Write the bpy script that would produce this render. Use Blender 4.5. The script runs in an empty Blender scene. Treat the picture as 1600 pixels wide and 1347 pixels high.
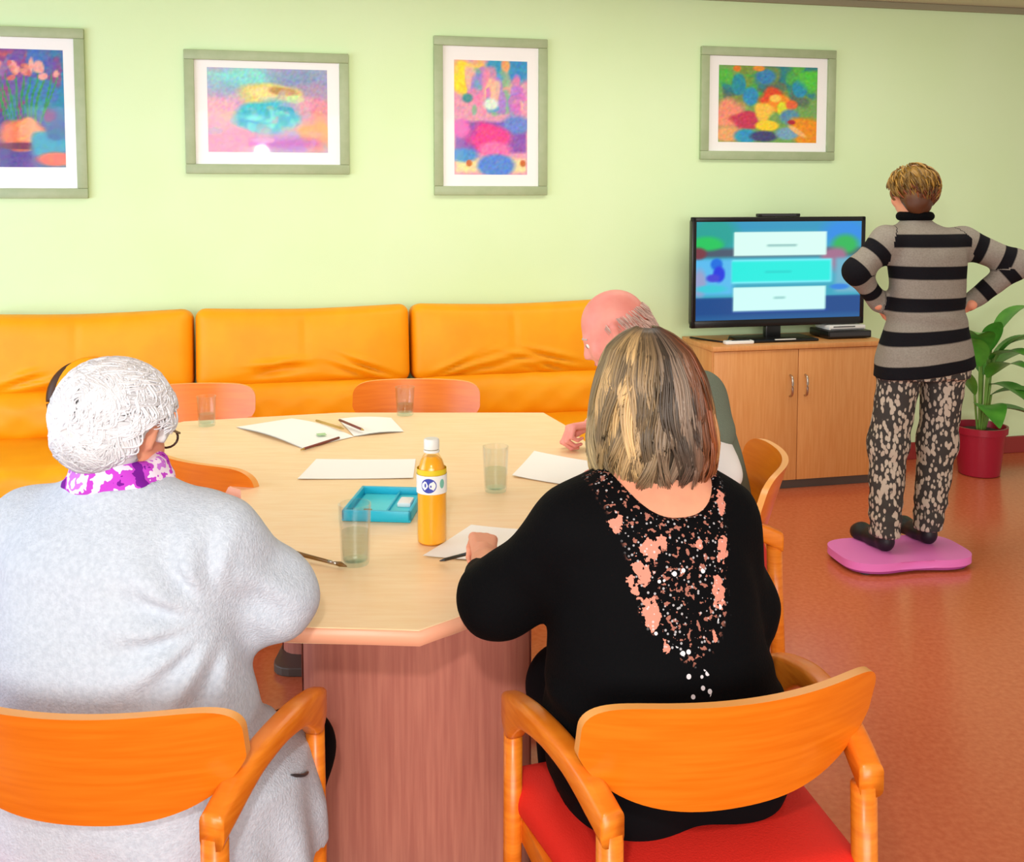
import bpy, bmesh, math, random
import numpy as np
from mathutils import Vector, Matrix
random.seed(7); rng = np.random.default_rng(7)
S = bpy.context.scene; COL = S.collection
PI = math.pi

def lin(c):
    return tuple(((v/255)/12.92 if v/255 <= .04045 else ((v/255+.055)/1.055)**2.4) for v in c)

# ---------------------------------------------------------------- camera, world, lights, exposure
F_PX, PITCH = 1600.0, math.radians(4)
cd = bpy.data.cameras.new('camera'); cam = bpy.data.objects.new('camera', cd); COL.objects.link(cam)
cam.location = (0, 0, 1.55); cam.rotation_euler = (PI/2 - PITCH, 0, 0)
cd.sensor_fit = 'HORIZONTAL'; cd.sensor_width = 36; cd.lens = 36*F_PX/1600
cd.shift_y = -(673.5 - (305 + F_PX*math.tan(PITCH)))/1600
S.camera = cam
wd = bpy.data.worlds.new('world'); S.world = wd; wd.use_nodes = True
bgn = wd.node_tree.nodes['Background']; bgn.inputs[0].default_value = (1.0, .93, .80, 1); bgn.inputs[1].default_value = 0.52
def lamp(name, kind, loc, target, power, color, **kw):
    l = bpy.data.lights.new(name, kind); l.energy = power; l.color = color
    for k, v in kw.items(): setattr(l, k, v)
    o = bpy.data.objects.new(name, l); COL.objects.link(o); o.location = loc
    d = Vector(target) - Vector(loc); o.rotation_euler = d.to_track_quat('-Z', 'Y').to_euler()
    return o
lamp('camera_flash', 'SPOT', (-.12, -.02, 1.98), (.1, 5.0, .70), 72, (1.0, .98, .95), spot_size=math.radians(96), spot_blend=.85, shadow_soft_size=.05)
lamp('rear_fill', 'AREA', (.6, -3.2, 1.75), (.4, 3.6, 0.0), 58, (1.0, .985, .94), shape='RECTANGLE', size=5.5, size_y=1.7, spread=math.radians(85))  # unseen area light added behind the camera as soft frontal fill
lamp('ceiling_fill', 'AREA', (.75, 4.05, 2.62), (.75, 4.05, 0), 37, (1.0, .98, .88), shape='RECTANGLE', size=4.0, size_y=.9).rotation_euler = (0, 0, math.radians(13))  # added overhead fill, out of view: brightens the wall, leaves its top darker
lamp('side_fill', 'AREA', (-3.3, 2.2, 1.35), (-.9, 4.4, .8), 66, (.64, .79, 1.0), shape='RECTANGLE', size=2.6, size_y=1.5)  # unseen bluish light added at the left to whiten the wall there
S.view_settings.view_transform = 'Standard'; S.view_settings.look = 'None'
S.view_settings.exposure = 0.07; S.view_settings.gamma = 1; S.view_settings.use_curve_mapping = False

# ---------------------------------------------------------------- materials
def mat(name, c, rough=.5, spec=.5, c2=None, nscale=8, stretch=(1, 1, 1), bump=0, bscale=60, detail=3, metal=0, coat=0, attr=None, sheen=0, sss=0, mixlo=.35, mixhi=.65):
    m = bpy.data.materials.new(name); m.use_nodes = True
    nt = m.node_tree; b = nt.nodes['Principled BSDF']; L = nt.links.new
    b.inputs['Base Color'].default_value = (*lin(c), 1); b.inputs['Roughness'].default_value = rough
    b.inputs['Specular IOR Level'].default_value = spec; b.inputs['Metallic'].default_value = metal
    b.inputs['Coat Weight'].default_value = coat; b.inputs['Sheen Weight'].default_value = sheen
    if sss:
        b.inputs['Subsurface Weight'].default_value = sss; b.inputs['Subsurface Radius'].default_value = (.01, .004, .002); b.inputs['Subsurface Scale'].default_value = .6
    tc = nt.nodes.new('ShaderNodeTexCoord'); mp = nt.nodes.new('ShaderNodeMapping'); mp.inputs['Scale'].default_value = stretch
    L(tc.outputs['Object'], mp.inputs[0])
    if attr:
        a = nt.nodes.new('ShaderNodeAttribute'); a.attribute_name = attr; src = a.outputs['Color']
        if c2 is not None:
            nz = nt.nodes.new('ShaderNodeTexNoise'); nz.inputs['Scale'].default_value = nscale; nz.inputs['Detail'].default_value = detail; L(mp.outputs[0], nz.inputs[0])
            rp = nt.nodes.new('ShaderNodeMapRange'); rp.inputs[1].default_value = .3; rp.inputs[2].default_value = .7; rp.inputs[3].default_value = .75; rp.inputs[4].default_value = 1.15; L(nz.outputs[0], rp.inputs[0])
            mx = nt.nodes.new('ShaderNodeMix'); mx.data_type = 'RGBA'; mx.blend_type = 'MULTIPLY'; mx.inputs[0].default_value = 1
            L(src, mx.inputs[6]); L(rp.outputs[0], mx.inputs[7]); src = mx.outputs[2]
        L(src, b.inputs['Base Color'])
    elif c2 is not None:
        nz = nt.nodes.new('ShaderNodeTexNoise'); nz.inputs['Scale'].default_value = nscale; nz.inputs['Detail'].default_value = detail; L(mp.outputs[0], nz.inputs[0])
        rp = nt.nodes.new('ShaderNodeValToRGB'); rp.color_ramp.elements[0].position = mixlo; rp.color_ramp.elements[1].position = mixhi
        rp.color_ramp.elements[0].color = (*lin(c), 1); rp.color_ramp.elements[1].color = (*lin(c2), 1)
        L(nz.outputs[0], rp.inputs[0]); L(rp.outputs[0], b.inputs['Base Color'])
    if bump:
        n2 = nt.nodes.new('ShaderNodeTexNoise'); n2.inputs['Scale'].default_value = bscale; n2.inputs['Detail'].default_value = 4; L(mp.outputs[0], n2.inputs[0])
        bp = nt.nodes.new('ShaderNodeBump'); bp.inputs['Strength'].default_value = bump; bp.inputs['Distance'].default_value = .01; L(n2.outputs[0], bp.inputs['Height']); L(bp.outputs[0], b.inputs['Normal'])
    return m
def thin_glass(name, tint=(255, 255, 255), gl=.12):
    m = bpy.data.materials.new(name); m.use_nodes = True; nt = m.node_tree; L = nt.links.new
    nt.nodes.remove(nt.nodes['Principled BSDF']); out = nt.nodes['Material Output']
    t = nt.nodes.new('ShaderNodeBsdfTransparent'); t.inputs[0].default_value = (*lin(tint), 1)
    g = nt.nodes.new('ShaderNodeBsdfGlossy'); g.inputs['Roughness'].default_value = .04
    lw = nt.nodes.new('ShaderNodeLayerWeight'); lw.inputs[0].default_value = .5
    pw = nt.nodes.new('ShaderNodeMath'); pw.operation = 'POWER'; pw.inputs[1].default_value = 3; L(lw.outputs['Facing'], pw.inputs[0])
    ml = nt.nodes.new('ShaderNodeMath'); ml.operation = 'MULTIPLY_ADD'; ml.inputs[1].default_value = gl*1.8; ml.inputs[2].default_value = gl*.15; L(pw.outputs[0], ml.inputs[0])
    mx = nt.nodes.new('ShaderNodeMixShader'); L(ml.outputs[0], mx.inputs[0]); L(t.outputs[0], mx.inputs[1]); L(g.outputs[0], mx.inputs[2]); L(mx.outputs[0], out.inputs[0])
    return m
def screen_mat(name, attr, k):
    m = bpy.data.materials.new(name); m.use_nodes = True; nt = m.node_tree; L = nt.links.new
    b = nt.nodes['Principled BSDF']; b.inputs['Base Color'].default_value = (.004, .004, .005, 1); b.inputs['Roughness'].default_value = .25
    a = nt.nodes.new('ShaderNodeAttribute'); a.attribute_name = attr
    L(a.outputs['Color'], b.inputs['Emission Color']); b.inputs['Emission Strength'].default_value = k
    return m
M = {}
M['wall'] = mat('wall_paint', (217, 243, 190), .75, .25, c2=(221, 245, 197), nscale=1.3, bump=.05, bscale=180)
M['ceiling'] = mat('ceiling_paint', (205, 200, 175), .85, .2, bump=.04, bscale=90)
M['trim'] = mat('trim_paint', (150, 146, 118), .6)
M['floor'] = mat('floor_linoleum', (196, 98, 60), .22, .5, c2=(210, 116, 76), nscale=55, detail=6, bump=.02, bscale=25, mixlo=.3, mixhi=.7)
M['skirting'] = mat('skirting_red', (150, 52, 48), .45)
M['chairwood'] = mat('chair_beech', (226, 118, 22), .32, .5, c2=(240, 138, 36), nscale=5, stretch=(3, 3, 22), detail=4)
M['chairback'] = mat('chair_bent_ply', (228, 116, 14), .30, .5, c2=(236, 128, 24), nscale=4, stretch=(1.5, 3, 26), detail=4)
M['plyedge'] = mat('ply_edge', (248, 176, 92), .4, .5)  # lighter end grain, with the rim's pale highlight put into the colour
M['redseat'] = mat('red_seat_cloth', (232, 44, 32), .7, .3, bump=.15, bscale=300)
M['tabletop'] = mat('table_beech', (248, 211, 162), .34, .5, c2=(252, 220, 176), nscale=3, stretch=(3, 22, 3), detail=4)
M['tableedge'] = mat('table_edge_band', (240, 172, 138), .4, .5)
M['pedestal'] = mat('pedestal_veneer', (180, 108, 92), .5, .4, c2=(196, 124, 104), nscale=4, stretch=(26, 26, 1.2), detail=4)
M['cabinet'] = mat('cabinet_beech', (214, 146, 80), .42, .45, c2=(222, 158, 94), nscale=4, stretch=(24, 10, 1.4), detail=4)
M['plinth'] = mat('dark_plinth', (84, 74, 66), .5)
M['steel'] = mat('brushed_steel', (190, 180, 165), .3, metal=1)
M['leather'] = mat('orange_leather', (243, 158, 4), .5, .32, c2=(247, 168, 8), nscale=5, bump=.12, bscale=14)
M['leatherdark'] = mat('brown_band', (70, 42, 24), .5)
M['frame'] = mat('frame_green_grey', (160, 178, 136), .45, .5, c2=(168, 184, 144), nscale=20)
M['matboard'] = mat('mat_board', (246, 246, 244), .8, .2)
M['print'] = mat('art_print', (255, 255, 255), .6, .3, attr='Col')
M['pane'] = thin_glass('picture_glass', gl=.04)
M['blackplastic'] = mat('black_plastic', (14, 14, 15), .3, .5)
M['darkgrey'] = mat('dark_grey_plastic', (52, 54, 58), .4)
M['whiteplastic'] = mat('white_plastic', (232, 232, 226), .45)
M['screen'] = screen_mat('tv_screen', 'Col', 1.0)
M['paper'] = mat('paper', (250, 249, 244), .85, .2)
M['ink'] = mat('pale_ink', (178, 214, 160), .8)
M['glass'] = thin_glass('tumbler_glass', (251, 253, 253), gl=.28)
M['water'] = thin_glass('water', (246, 251, 250), gl=.10)
M['juice'] = mat('orange_juice', (250, 186, 48), .25, .6)
M['bottle'] = thin_glass('bottle_plastic', (255, 246, 224), gl=.2)
M['label'] = mat('bottle_label', (238, 240, 238), .5)
M['labelblue'] = mat('label_blue', (52, 66, 170), .5)
M['labelgreen'] = mat('label_green', (120, 190, 170), .5)
M['labelyellow'] = mat('label_yellow', (226, 200, 30), .5)
M['turquoise'] = mat('turquoise_plastic', (24, 184, 214), .4)
M['turquoise2'] = mat('turquoise_well', (72, 220, 236), .4)
M['wooddark'] = mat('brush_handle', (120, 84, 30), .4)
M['pencilred'] = mat('pencil_brown', (128, 62, 48), .5)
M['pencilgold'] = mat('pencil_ochre', (190, 150, 70), .5)
M['skin'] = mat('skin', (236, 166, 132), .55, .35, c2=(228, 150, 120), nscale=14, sss=.12)
M['skinpink'] = mat('skin_pink', (238, 158, 142), .5, .4, c2=(230, 142, 130), nscale=14, sss=.12)
M['lip'] = mat('lip', (196, 96, 92), .5)
M['eyewhite'] = mat('eye_white', (238, 236, 230), .2)
M['iris'] = mat('eye_iris', (66, 52, 40), .2)
M['hairwhite'] = mat('white_hair', (236, 234, 234), .6, .3, attr='Col')
M['hairblond'] = mat('streaked_blond_hair', (170, 140, 90), .42, .45, attr='Col')
M['hairshort'] = mat('short_auburn_hair', (150, 110, 40), .5, .4, attr='Col')
M['hairgrey'] = mat('grey_hair', (190, 180, 172), .7)
M['greyknit'] = mat('pale_grey_knit', (192, 203, 217), .9, .15, c2=(206, 216, 229), nscale=120, detail=5, bump=.35, bscale=260, sheen=.1)
M['blackcloth'] = mat('black_cloth', (8, 8, 10), .9, .1, bump=.2, bscale=200)
M['leggrey'] = mat('dark_trouser', (10, 10, 13), .9, .1)
M['vest'] = mat('grey_green_knit', (112, 122, 106), .9, .15, bump=.25, bscale=220)
M['shirt'] = mat('white_shirt', (238, 236, 232), .8, .2)
M['shoe'] = mat('black_shoe', (18, 17, 24), .5)
M['board'] = mat('pink_board_cover', (238, 128, 206), .45, .4)
M['boarddark'] = mat('pink_board_underside', (168, 66, 140), .5)
M['pot'] = mat('dark_red_pot', (158, 24, 48), .35, .5)
M['soil'] = mat('soil', (60, 40, 28), .95)
M['leaf'] = mat('leaf_green', (58, 128, 40), .35, .5, c2=(96, 166, 58), nscale=9, mixlo=.3, mixhi=.75)
M['stem'] = mat('plant_stem', (110, 150, 60), .5)
M['spectacle'] = mat('spectacle_frame', (70, 40, 34), .3)

# ---------------------------------------------------------------- mesh helpers
def newmesh(name, V, faces, m=None, smooth=True):
    V = np.asarray(V, dtype=np.float32).reshape(-1, 3)
    me = bpy.data.meshes.new(name)
    fl = [np.asarray(f, dtype=np.int32) for f in faces if len(f)]
    nl = sum(f.size for f in fl); npoly = sum(len(f) for f in fl)
    me.vertices.add(len(V)); me.vertices.foreach_set('co', V.ravel())
    me.loops.add(nl); me.polygons.add(npoly)
    me.loops.foreach_set('vertex_index', np.concatenate([f.ravel() for f in fl]))
    tot = np.concatenate([np.full(len(f), f.shape[1], np.int32) for f in fl])
    me.polygons.foreach_set('loop_start', np.concatenate([[0], np.cumsum(tot)[:-1]]).astype(np.int32))
    me.update(calc_edges=True); me.validate()
    if m: me.materials.append(m)
    if smooth: me.polygons.foreach_set('use_smooth', np.ones(len(me.polygons), bool))
    return me
def setcol(me, C):
    a = me.color_attributes.new('Col', 'FLOAT_COLOR', 'POINT')
    C = np.asarray(C, dtype=np.float32)
    if C.shape[1] == 3: C = np.concatenate([C, np.ones((len(C), 1), np.float32)], 1)
    a.data.foreach_set('color', C.ravel())
def setfloat(me, nm, v):
    a = me.attributes.new(nm, 'FLOAT', 'POINT'); a.data.foreach_set('value', np.asarray(v, np.float32))
def link(name, me, parent=None, loc=None, rot=None):
    o = bpy.data.objects.new(name, me); COL.objects.link(o)
    if parent: o.parent = parent
    if loc is not None: o.location = loc
    if rot is not None: o.rotation_euler = rot
    return o
def empty(name, loc, rz=0): return link(name, None, None, loc, (0, 0, rz))
def tag(o, label=None, cat=None, group=None, kind=None):
    if label: o['label'] = label
    if cat: o['category'] = cat
    if group: o['group'] = group
    if kind: o['kind'] = kind
    return o
class MB:
    def __init__(s): s.bm = bmesh.new()
    def box(s, c, size, bev=0, seg=2, rot=None):
        r = bmesh.ops.create_cube(s.bm, size=1); vs = r['verts']
        bmesh.ops.scale(s.bm, vec=size, verts=vs)
        if bev:
            es = list({e for v in vs for e in v.link_edges})
            g = bmesh.ops.bevel(s.bm, geom=es, offset=bev, segments=seg, affect='EDGES', profile=.5)
            vs = list({v for f in g['faces'] for v in f.verts} | {v for v in vs if v.is_valid})
        if rot is not None: bmesh.ops.rotate(s.bm, cent=(0, 0, 0), matrix=rot, verts=vs)
        bmesh.ops.translate(s.bm, vec=c, verts=vs)
        return s
    def lathe(s, prof, n=24, c=(0, 0, 0), cap=True):
        rings = []
        for r, z in prof:
            rings.append([s.bm.verts.new((c[0]+r*math.cos(2*PI*i/n), c[1]+r*math.sin(2*PI*i/n), c[2]+z)) for i in range(n)])
        for a, b in zip(rings, rings[1:]):
            for i in range(n): s.bm.faces.new((a[i], a[(i+1) % n], b[(i+1) % n], b[i]))
        if cap:
            s.bm.faces.new(rings[0][::-1]); s.bm.faces.new(rings[-1])
        return s
    def prism(s, poly, z0, z1, bev=0):
        lo = [s.bm.verts.new((x, y, z0)) for x, y in poly]; hi = [s.bm.verts.new((x, y, z1)) for x, y in poly]
        n = len(poly); t = s.bm.faces.new(hi); b = s.bm.faces.new(lo[::-1])
        for i in range(n): s.bm.faces.new((lo[i], lo[(i+1) % n], hi[(i+1) % n], hi[i]))
        if bev: bmesh.ops.bevel(s.bm, geom=list(t.edges)+list(b.edges), offset=bev, segments=2, affect='EDGES', profile=.5)
        return s
    def mesh(s, name, m, smooth=False):
        bmesh.ops.recalc_face_normals(s.bm, faces=s.bm.faces)
        me = bpy.data.meshes.new(name); s.bm.to_mesh(me); s.bm.free()
        me.materials.append(m)
        if smooth:
            me.polygons.foreach_set('use_smooth', np.ones(len(me.polygons), bool))
            me.set_sharp_from_angle(angle=math.radians(40))
        return me
def part(name, mb, m, parent=None, smooth=True, **k): return link(name, mb.mesh(name, M[m], smooth), parent, **k)

def tubes(P, R, n=5, cap=True):
    """P (N,K,3) paths, R (K,) or (N,K): returns verts, faces, strand index per vert"""
    P = np.asarray(P, float); N, K, _ = P.shape
    R = np.broadcast_to(np.asarray(R, float), (N, K))
    T = np.gradient(P, axis=1); T /= np.linalg.norm(T, axis=2, keepdims=True)+1e-9
    ref = np.where(np.abs(T[:, :1, 2:3]) > .9, np.array([1., 0, 0]), np.array([0, 0, 1.]))
    A = np.cross(T, np.broadcast_to(ref, T.shape)); A /= np.linalg.norm(A, axis=2, keepdims=True)+1e-9
    B = np.cross(T, A)
    th = 2*PI*np.arange(n)/n
    V = P[:, :, None]+R[:, :, None, None]*(np.cos(th)[None, None, :, None]*A[:, :, None]+np.sin(th)[None, None, :, None]*B[:, :, None])
    base = (np.arange(N)*K*n)[:, None, None]+(np.arange(K-1)*n)[None, :, None]
    i = np.arange(n)[None, None]; j = (np.arange(n)+1)[None, None] % n
    Q = np.stack([base+i, base+j, base+n+j, base+n+i], -1).reshape(-1, 4)
    faces = [Q]
    if cap:
        b0 = np.arange(N)*K*n
        faces.append(b0[:, None]+np.arange(n)[None, ::-1]); faces.append(b0[:, None]+(K-1)*n+np.arange(n)[None])
    return V.reshape(-1, 3), faces, np.repeat(np.arange(N), K*n)
def rod(name, pts, r, m, parent=None, n=10, **k):
    V, f, _ = tubes(np.array([pts], float), np.asarray(r if np.ndim(r) else np.full(len(pts), r))[None], n)
    return link(name, newmesh(name, V, f, M[m]), parent, **k)
def catmull(pts, n):
    pts = np.asarray(pts, float); k = len(pts); t = np.linspace(0, k-1, n); out = []
    for u in t:
        i = min(int(u), k-2); f = u-i
        p0 = pts[max(i-1, 0)]; p1 = pts[i]; p2 = pts[i+1]; p3 = pts[min(i+2, k-1)]
        out.append(.5*((2*p1)+(-p0+p2)*f+(2*p0-5*p1+4*p2-p3)*f*f+(-p0+3*p1-3*p2+p3)*f**3))
    return np.array(out)
def grid(fn, nu, nv, wrapu=False):
    """fn(u,v)->(x,y,z) arrays; returns verts, quads"""
    u = np.linspace(0, 1, nu); v = np.linspace(0, 1, nv); U, W = np.meshgrid(u, v, indexing='ij')
    V = np.stack(fn(U, W), -1).reshape(-1, 3)
    i, j = np.meshgrid(np.arange(nu-1), np.arange(nv-1), indexing='ij'); a = (i*nv+j).ravel()
    return V, np.stack([a, a+nv, a+nv+1, a+1], -1), U.ravel(), W.ravel()
def pillow(size, r, n=(24, 10, 14), disp=None):
    """rounded box as six subdivided faces, displaced"""
    sx, sy, sz = size; h = np.array(size)/2; Vs = []; Fs = []; o = 0
    for ax in range(3):
        a, b = [(1, 2), (2, 0), (0, 1)][ax]
        for sg in (1, -1):
            A, B = np.meshgrid(np.linspace(-1, 1, n[a]), np.linspace(-1, 1, n[b]), indexing='ij')
            P = np.zeros(A.shape+(3,)); P[..., a] = A*h[a]; P[..., b] = B*h[b]; P[..., ax] = sg*h[ax]
            i, j = np.meshgrid(np.arange(n[a]-1), np.arange(n[b]-1), indexing='ij'); k = (i*n[b]+j).ravel()+o
            q = np.stack([k, k+n[b], k+n[b]+1, k+1], -1); Fs.append(q if sg > 0 else q[:, ::-1]); Vs.append(P.reshape(-1, 3)); o += A.size
    V = np.concatenate(Vs)
    q = np.clip(V, -(h-r), h-r); d = V-q; L = np.linalg.norm(d, axis=1, keepdims=True); V = q+r*d/np.maximum(L, 1e-9)
    if disp is not None: V = disp(V, V/h)
    return V, Fs
def weld(me, d=1e-4):
    bm = bmesh.new(); bm.from_mesh(me); bmesh.ops.remove_doubles(bm, verts=bm.verts, dist=d); bmesh.ops.recalc_face_normals(bm, faces=bm.faces); bm.to_mesh(me); bm.free(); return me
def copy_tree(o, parent=None):
    c = o.copy(); COL.objects.link(c)
    if parent: c.parent = parent
    for ch in list(o.children): copy_tree(ch, c)
    return c

# ---------------------------------------------------------------- implicit surfaces (one continuous body or garment each)
class Field:
    def __init__(s, lo, hi, h):
        s.lo = np.array(lo, float); s.h = h
        s.ax = [np.arange(lo[i], hi[i]+h, h, dtype=np.float32) for i in range(3)]
        s.v = np.full([len(a) for a in s.ax], .12, np.float32)
    def blk(s, lo, hi):
        sl = []
        for i in range(3):
            a = int(max(0, math.floor((lo[i]-s.lo[i])/s.h))); b = int(min(len(s.ax[i]), math.ceil((hi[i]-s.lo[i])/s.h)+1)); sl.append(slice(a, max(a, b)))
        return tuple(sl), s.ax[0][sl[0]][:, None, None], s.ax[1][sl[1]][None, :, None], s.ax[2][sl[2]][None, None, :]
    def add(s, fn, lo, hi, k=.03, m=.07):
        sl, x, y, z = s.blk(np.array(lo)-m, np.array(hi)+m)
        if 0 in s.v[sl].shape: return s
        a = s.v[sl]; b = fn(x, y, z).astype(np.float32)
        hh = np.clip(.5+.5*(b-a)/k, 0, 1); s.v[sl] = b*(1-hh)+a*hh-k*hh*(1-hh); return s
    def cone(s, a, b, ra, rb, k=.03, off=0):
        a = np.array(a, float); b = np.array(b, float); ba = b-a; d2 = float(ba@ba)+1e-9; ra += off; rb += off; r = max(ra, rb)
        def fn(x, y, z):
            t = np.clip(((x-a[0])*ba[0]+(y-a[1])*ba[1]+(z-a[2])*ba[2])/d2, 0, 1)
            return np.sqrt((x-a[0]-t*ba[0])**2+(y-a[1]-t*ba[1])**2+(z-a[2]-t*ba[2])**2)-(ra+(rb-ra)*t)
        return s.add(fn, np.minimum(a, b)-r, np.maximum(a, b)+r, k)
    def chain(s, pts, rs, k=.03, off=0):
        for i in range(len(pts)-1): s.cone(pts[i], pts[i+1], rs[i], rs[i+1], k, off)
        return s
    def ell(s, c, r, Mx=None, k=.03, off=0):
        c = np.array(c, float); r = np.array(r, float)+off; Mx = np.eye(3) if Mx is None else np.array(Mx)
        def fn(x, y, z):
            d = [(x-c[0])*Mx[i, 0]+(y-c[1])*Mx[i, 1]+(z-c[2])*Mx[i, 2] for i in range(3)]
            k0 = np.sqrt(sum((d[i]/r[i])**2 for i in range(3))); k1 = np.sqrt(sum((d[i]/r[i]**2)**2 for i in range(3)))
            return k0*(k0-1)/np.maximum(k1, 1e-6)
        return s.add(fn, c-r.max(), c+r.max(), k)
    def loft(s, st, rdir, k=.03, off=0, p=2.2):
        st = np.array(sorted(st), float); zz = np.linspace(st[0, 0], st[-1, 0], 240)
        ker = np.hanning(17); ker /= ker.sum()
        def sm(c):
            y = np.interp(zz, st[:, 0], c); return np.convolve(np.pad(y, 8, mode='edge'), ker, 'valid')
        C = [sm(st[:, i]) for i in (1, 2, 3, 4)]; r0, r1 = rdir
        def fn(x, y, z):
            cx, cy, a, b = [np.interp(z, zz, c) for c in C]; a = a+off; b = b+off
            u = np.abs((x-cx)*r0+(y-cy)*r1)/a; w = np.abs(-(x-cx)*r1+(y-cy)*r0)/b
            d = ((u**p+w**p+1e-9)**(1/p)-1)*np.minimum(a, b)*.95
            return np.maximum(d, np.maximum(z-(st[-1, 0]+off), (st[0, 0]-off)-z))
        R = max(st[:, 3].max(), st[:, 4].max())+off
        lo = (st[:, 1].min()-R, st[:, 2].min()-R, st[0, 0]-off); hi = (st[:, 1].max()+R, st[:, 2].max()+R, st[-1, 0]+off)
        return s.add(fn, lo, hi, k)
    def cut(s, fn):          # keep where fn < 0
        s.v = np.maximum(s.v, fn(s.ax[0][:, None, None], s.ax[1][None, :, None], s.ax[2][None, None, :]).astype(np.float32)); return s
    def disp(s, fn):
        s.v = s.v+fn(s.ax[0][:, None, None], s.ax[1][None, :, None], s.ax[2][None, None, :]).astype(np.float32); return s
    def mesh(s):
        v = s.v; nx, ny, nz = v.shape; ins = v < 0
        c = [ins[i:nx-1+i, j:ny-1+j, k:nz-1+k] for i in (0, 1) for j in (0, 1) for k in (0, 1)]
        n = sum(a.astype(np.int8) for a in c); act = (n > 0) & (n < 8)
        I, J, K = np.nonzero(act); idx = np.full(act.shape, -1, np.int32); idx[I, J, K] = np.arange(len(I))
        acc = np.zeros((len(I), 3)); cnt = np.zeros(len(I))
        cs = [(i, j, k) for i in (0, 1) for j in (0, 1) for k in (0, 1)]
        for a in cs:
            for d in range(3):
                if a[d]: continue
                b = list(a); b[d] = 1
                va = v[I+a[0], J+a[1], K+a[2]]; vb = v[I+b[0], J+b[1], K+b[2]]; mm = (va < 0) != (vb < 0)
                t = np.where(mm, va/np.where(mm, va-vb, 1), 0)
                p = np.tile(np.array(a, float), (len(I), 1)); p[:, d] = t
                acc[mm] += p[mm]; cnt[mm] += 1
        V = s.lo+(np.stack([I, J, K], -1)+acc/cnt[:, None])*s.h
        Q = []
        for d in range(3):
            e1, e2 = [(1, 2), (2, 0), (0, 1)][d]
            A = np.moveaxis(ins, d, 0); ch = A[:-1] != A[1:]; ch = np.moveaxis(ch, 0, d); P = np.stack(np.nonzero(ch), -1)
            ok = (P[:, e1] > 0) & (P[:, e2] > 0) & (P[:, e1] < v.shape[e1]-1) & (P[:, e2] < v.shape[e2]-1); P = P[ok]
            def g(o1, o2):
                q = P.copy(); q[:, e1] -= o1; q[:, e2] -= o2; return idx[q[:, 0], q[:, 1], q[:, 2]]
            q = np.stack([g(0, 0), g(1, 0), g(1, 1), g(0, 1)], -1); fl = ~ins[P[:, 0], P[:, 1], P[:, 2]]
            q[fl] = q[fl][:, ::-1]; Q.append(q)
        return V, np.concatenate(Q)
def wob(x, y, z, f, s=0):
    return (np.sin(f*x+1.7*np.sin(f*.7*z+s)+s)*np.sin(f*.9*y+1.3*np.sin(f*.6*x+2*s))*np.sin(f*.8*z+1.9*np.sin(f*.5*y+s)))
def fmesh(name, F, m, base=(0, 0, 0)):
    V, Q = F.mesh(); return newmesh(name, V-np.array(base), [Q], M[m]), V

# ================================================================ the setting
WA = math.radians(13); WO = (0, 5.40); U = (math.cos(WA), math.sin(WA)); NR = (math.sin(WA), -math.cos(WA))
def onwall(s, off, z): return (WO[0]+U[0]*s+NR[0]*off, WO[1]+U[1]*s+NR[1]*off, z)
part('floor', MB().box((.3, 2.2, -.05), (9, 9.4, .1)), 'floor', smooth=False)['kind'] = 'structure'
part('ceiling', MB().box((.3, 3.2, 2.69), (9, 7.4, .1)), 'ceiling', smooth=False)['kind'] = 'structure'
part('wall_back', MB().box((0, .08, 1.33), (9, .16, 2.7)), 'wall', smooth=False, loc=onwall(0, 0, 0), rot=(0, 0, WA))['kind'] = 'structure'
part('baseboard_back', MB().box((0, -.009, .05), (9, .018, .10), .004), 'skirting', smooth=False, loc=onwall(0, 0, 0), rot=(0, 0, WA))['kind'] = 'structure'
part('trim_1', MB().box((0, -.012, 2.622), (9, .024, .036), .005), 'trim', smooth=False, loc=onwall(0, 0, 0), rot=(0, 0, WA))['kind'] = 'structure'

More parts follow.
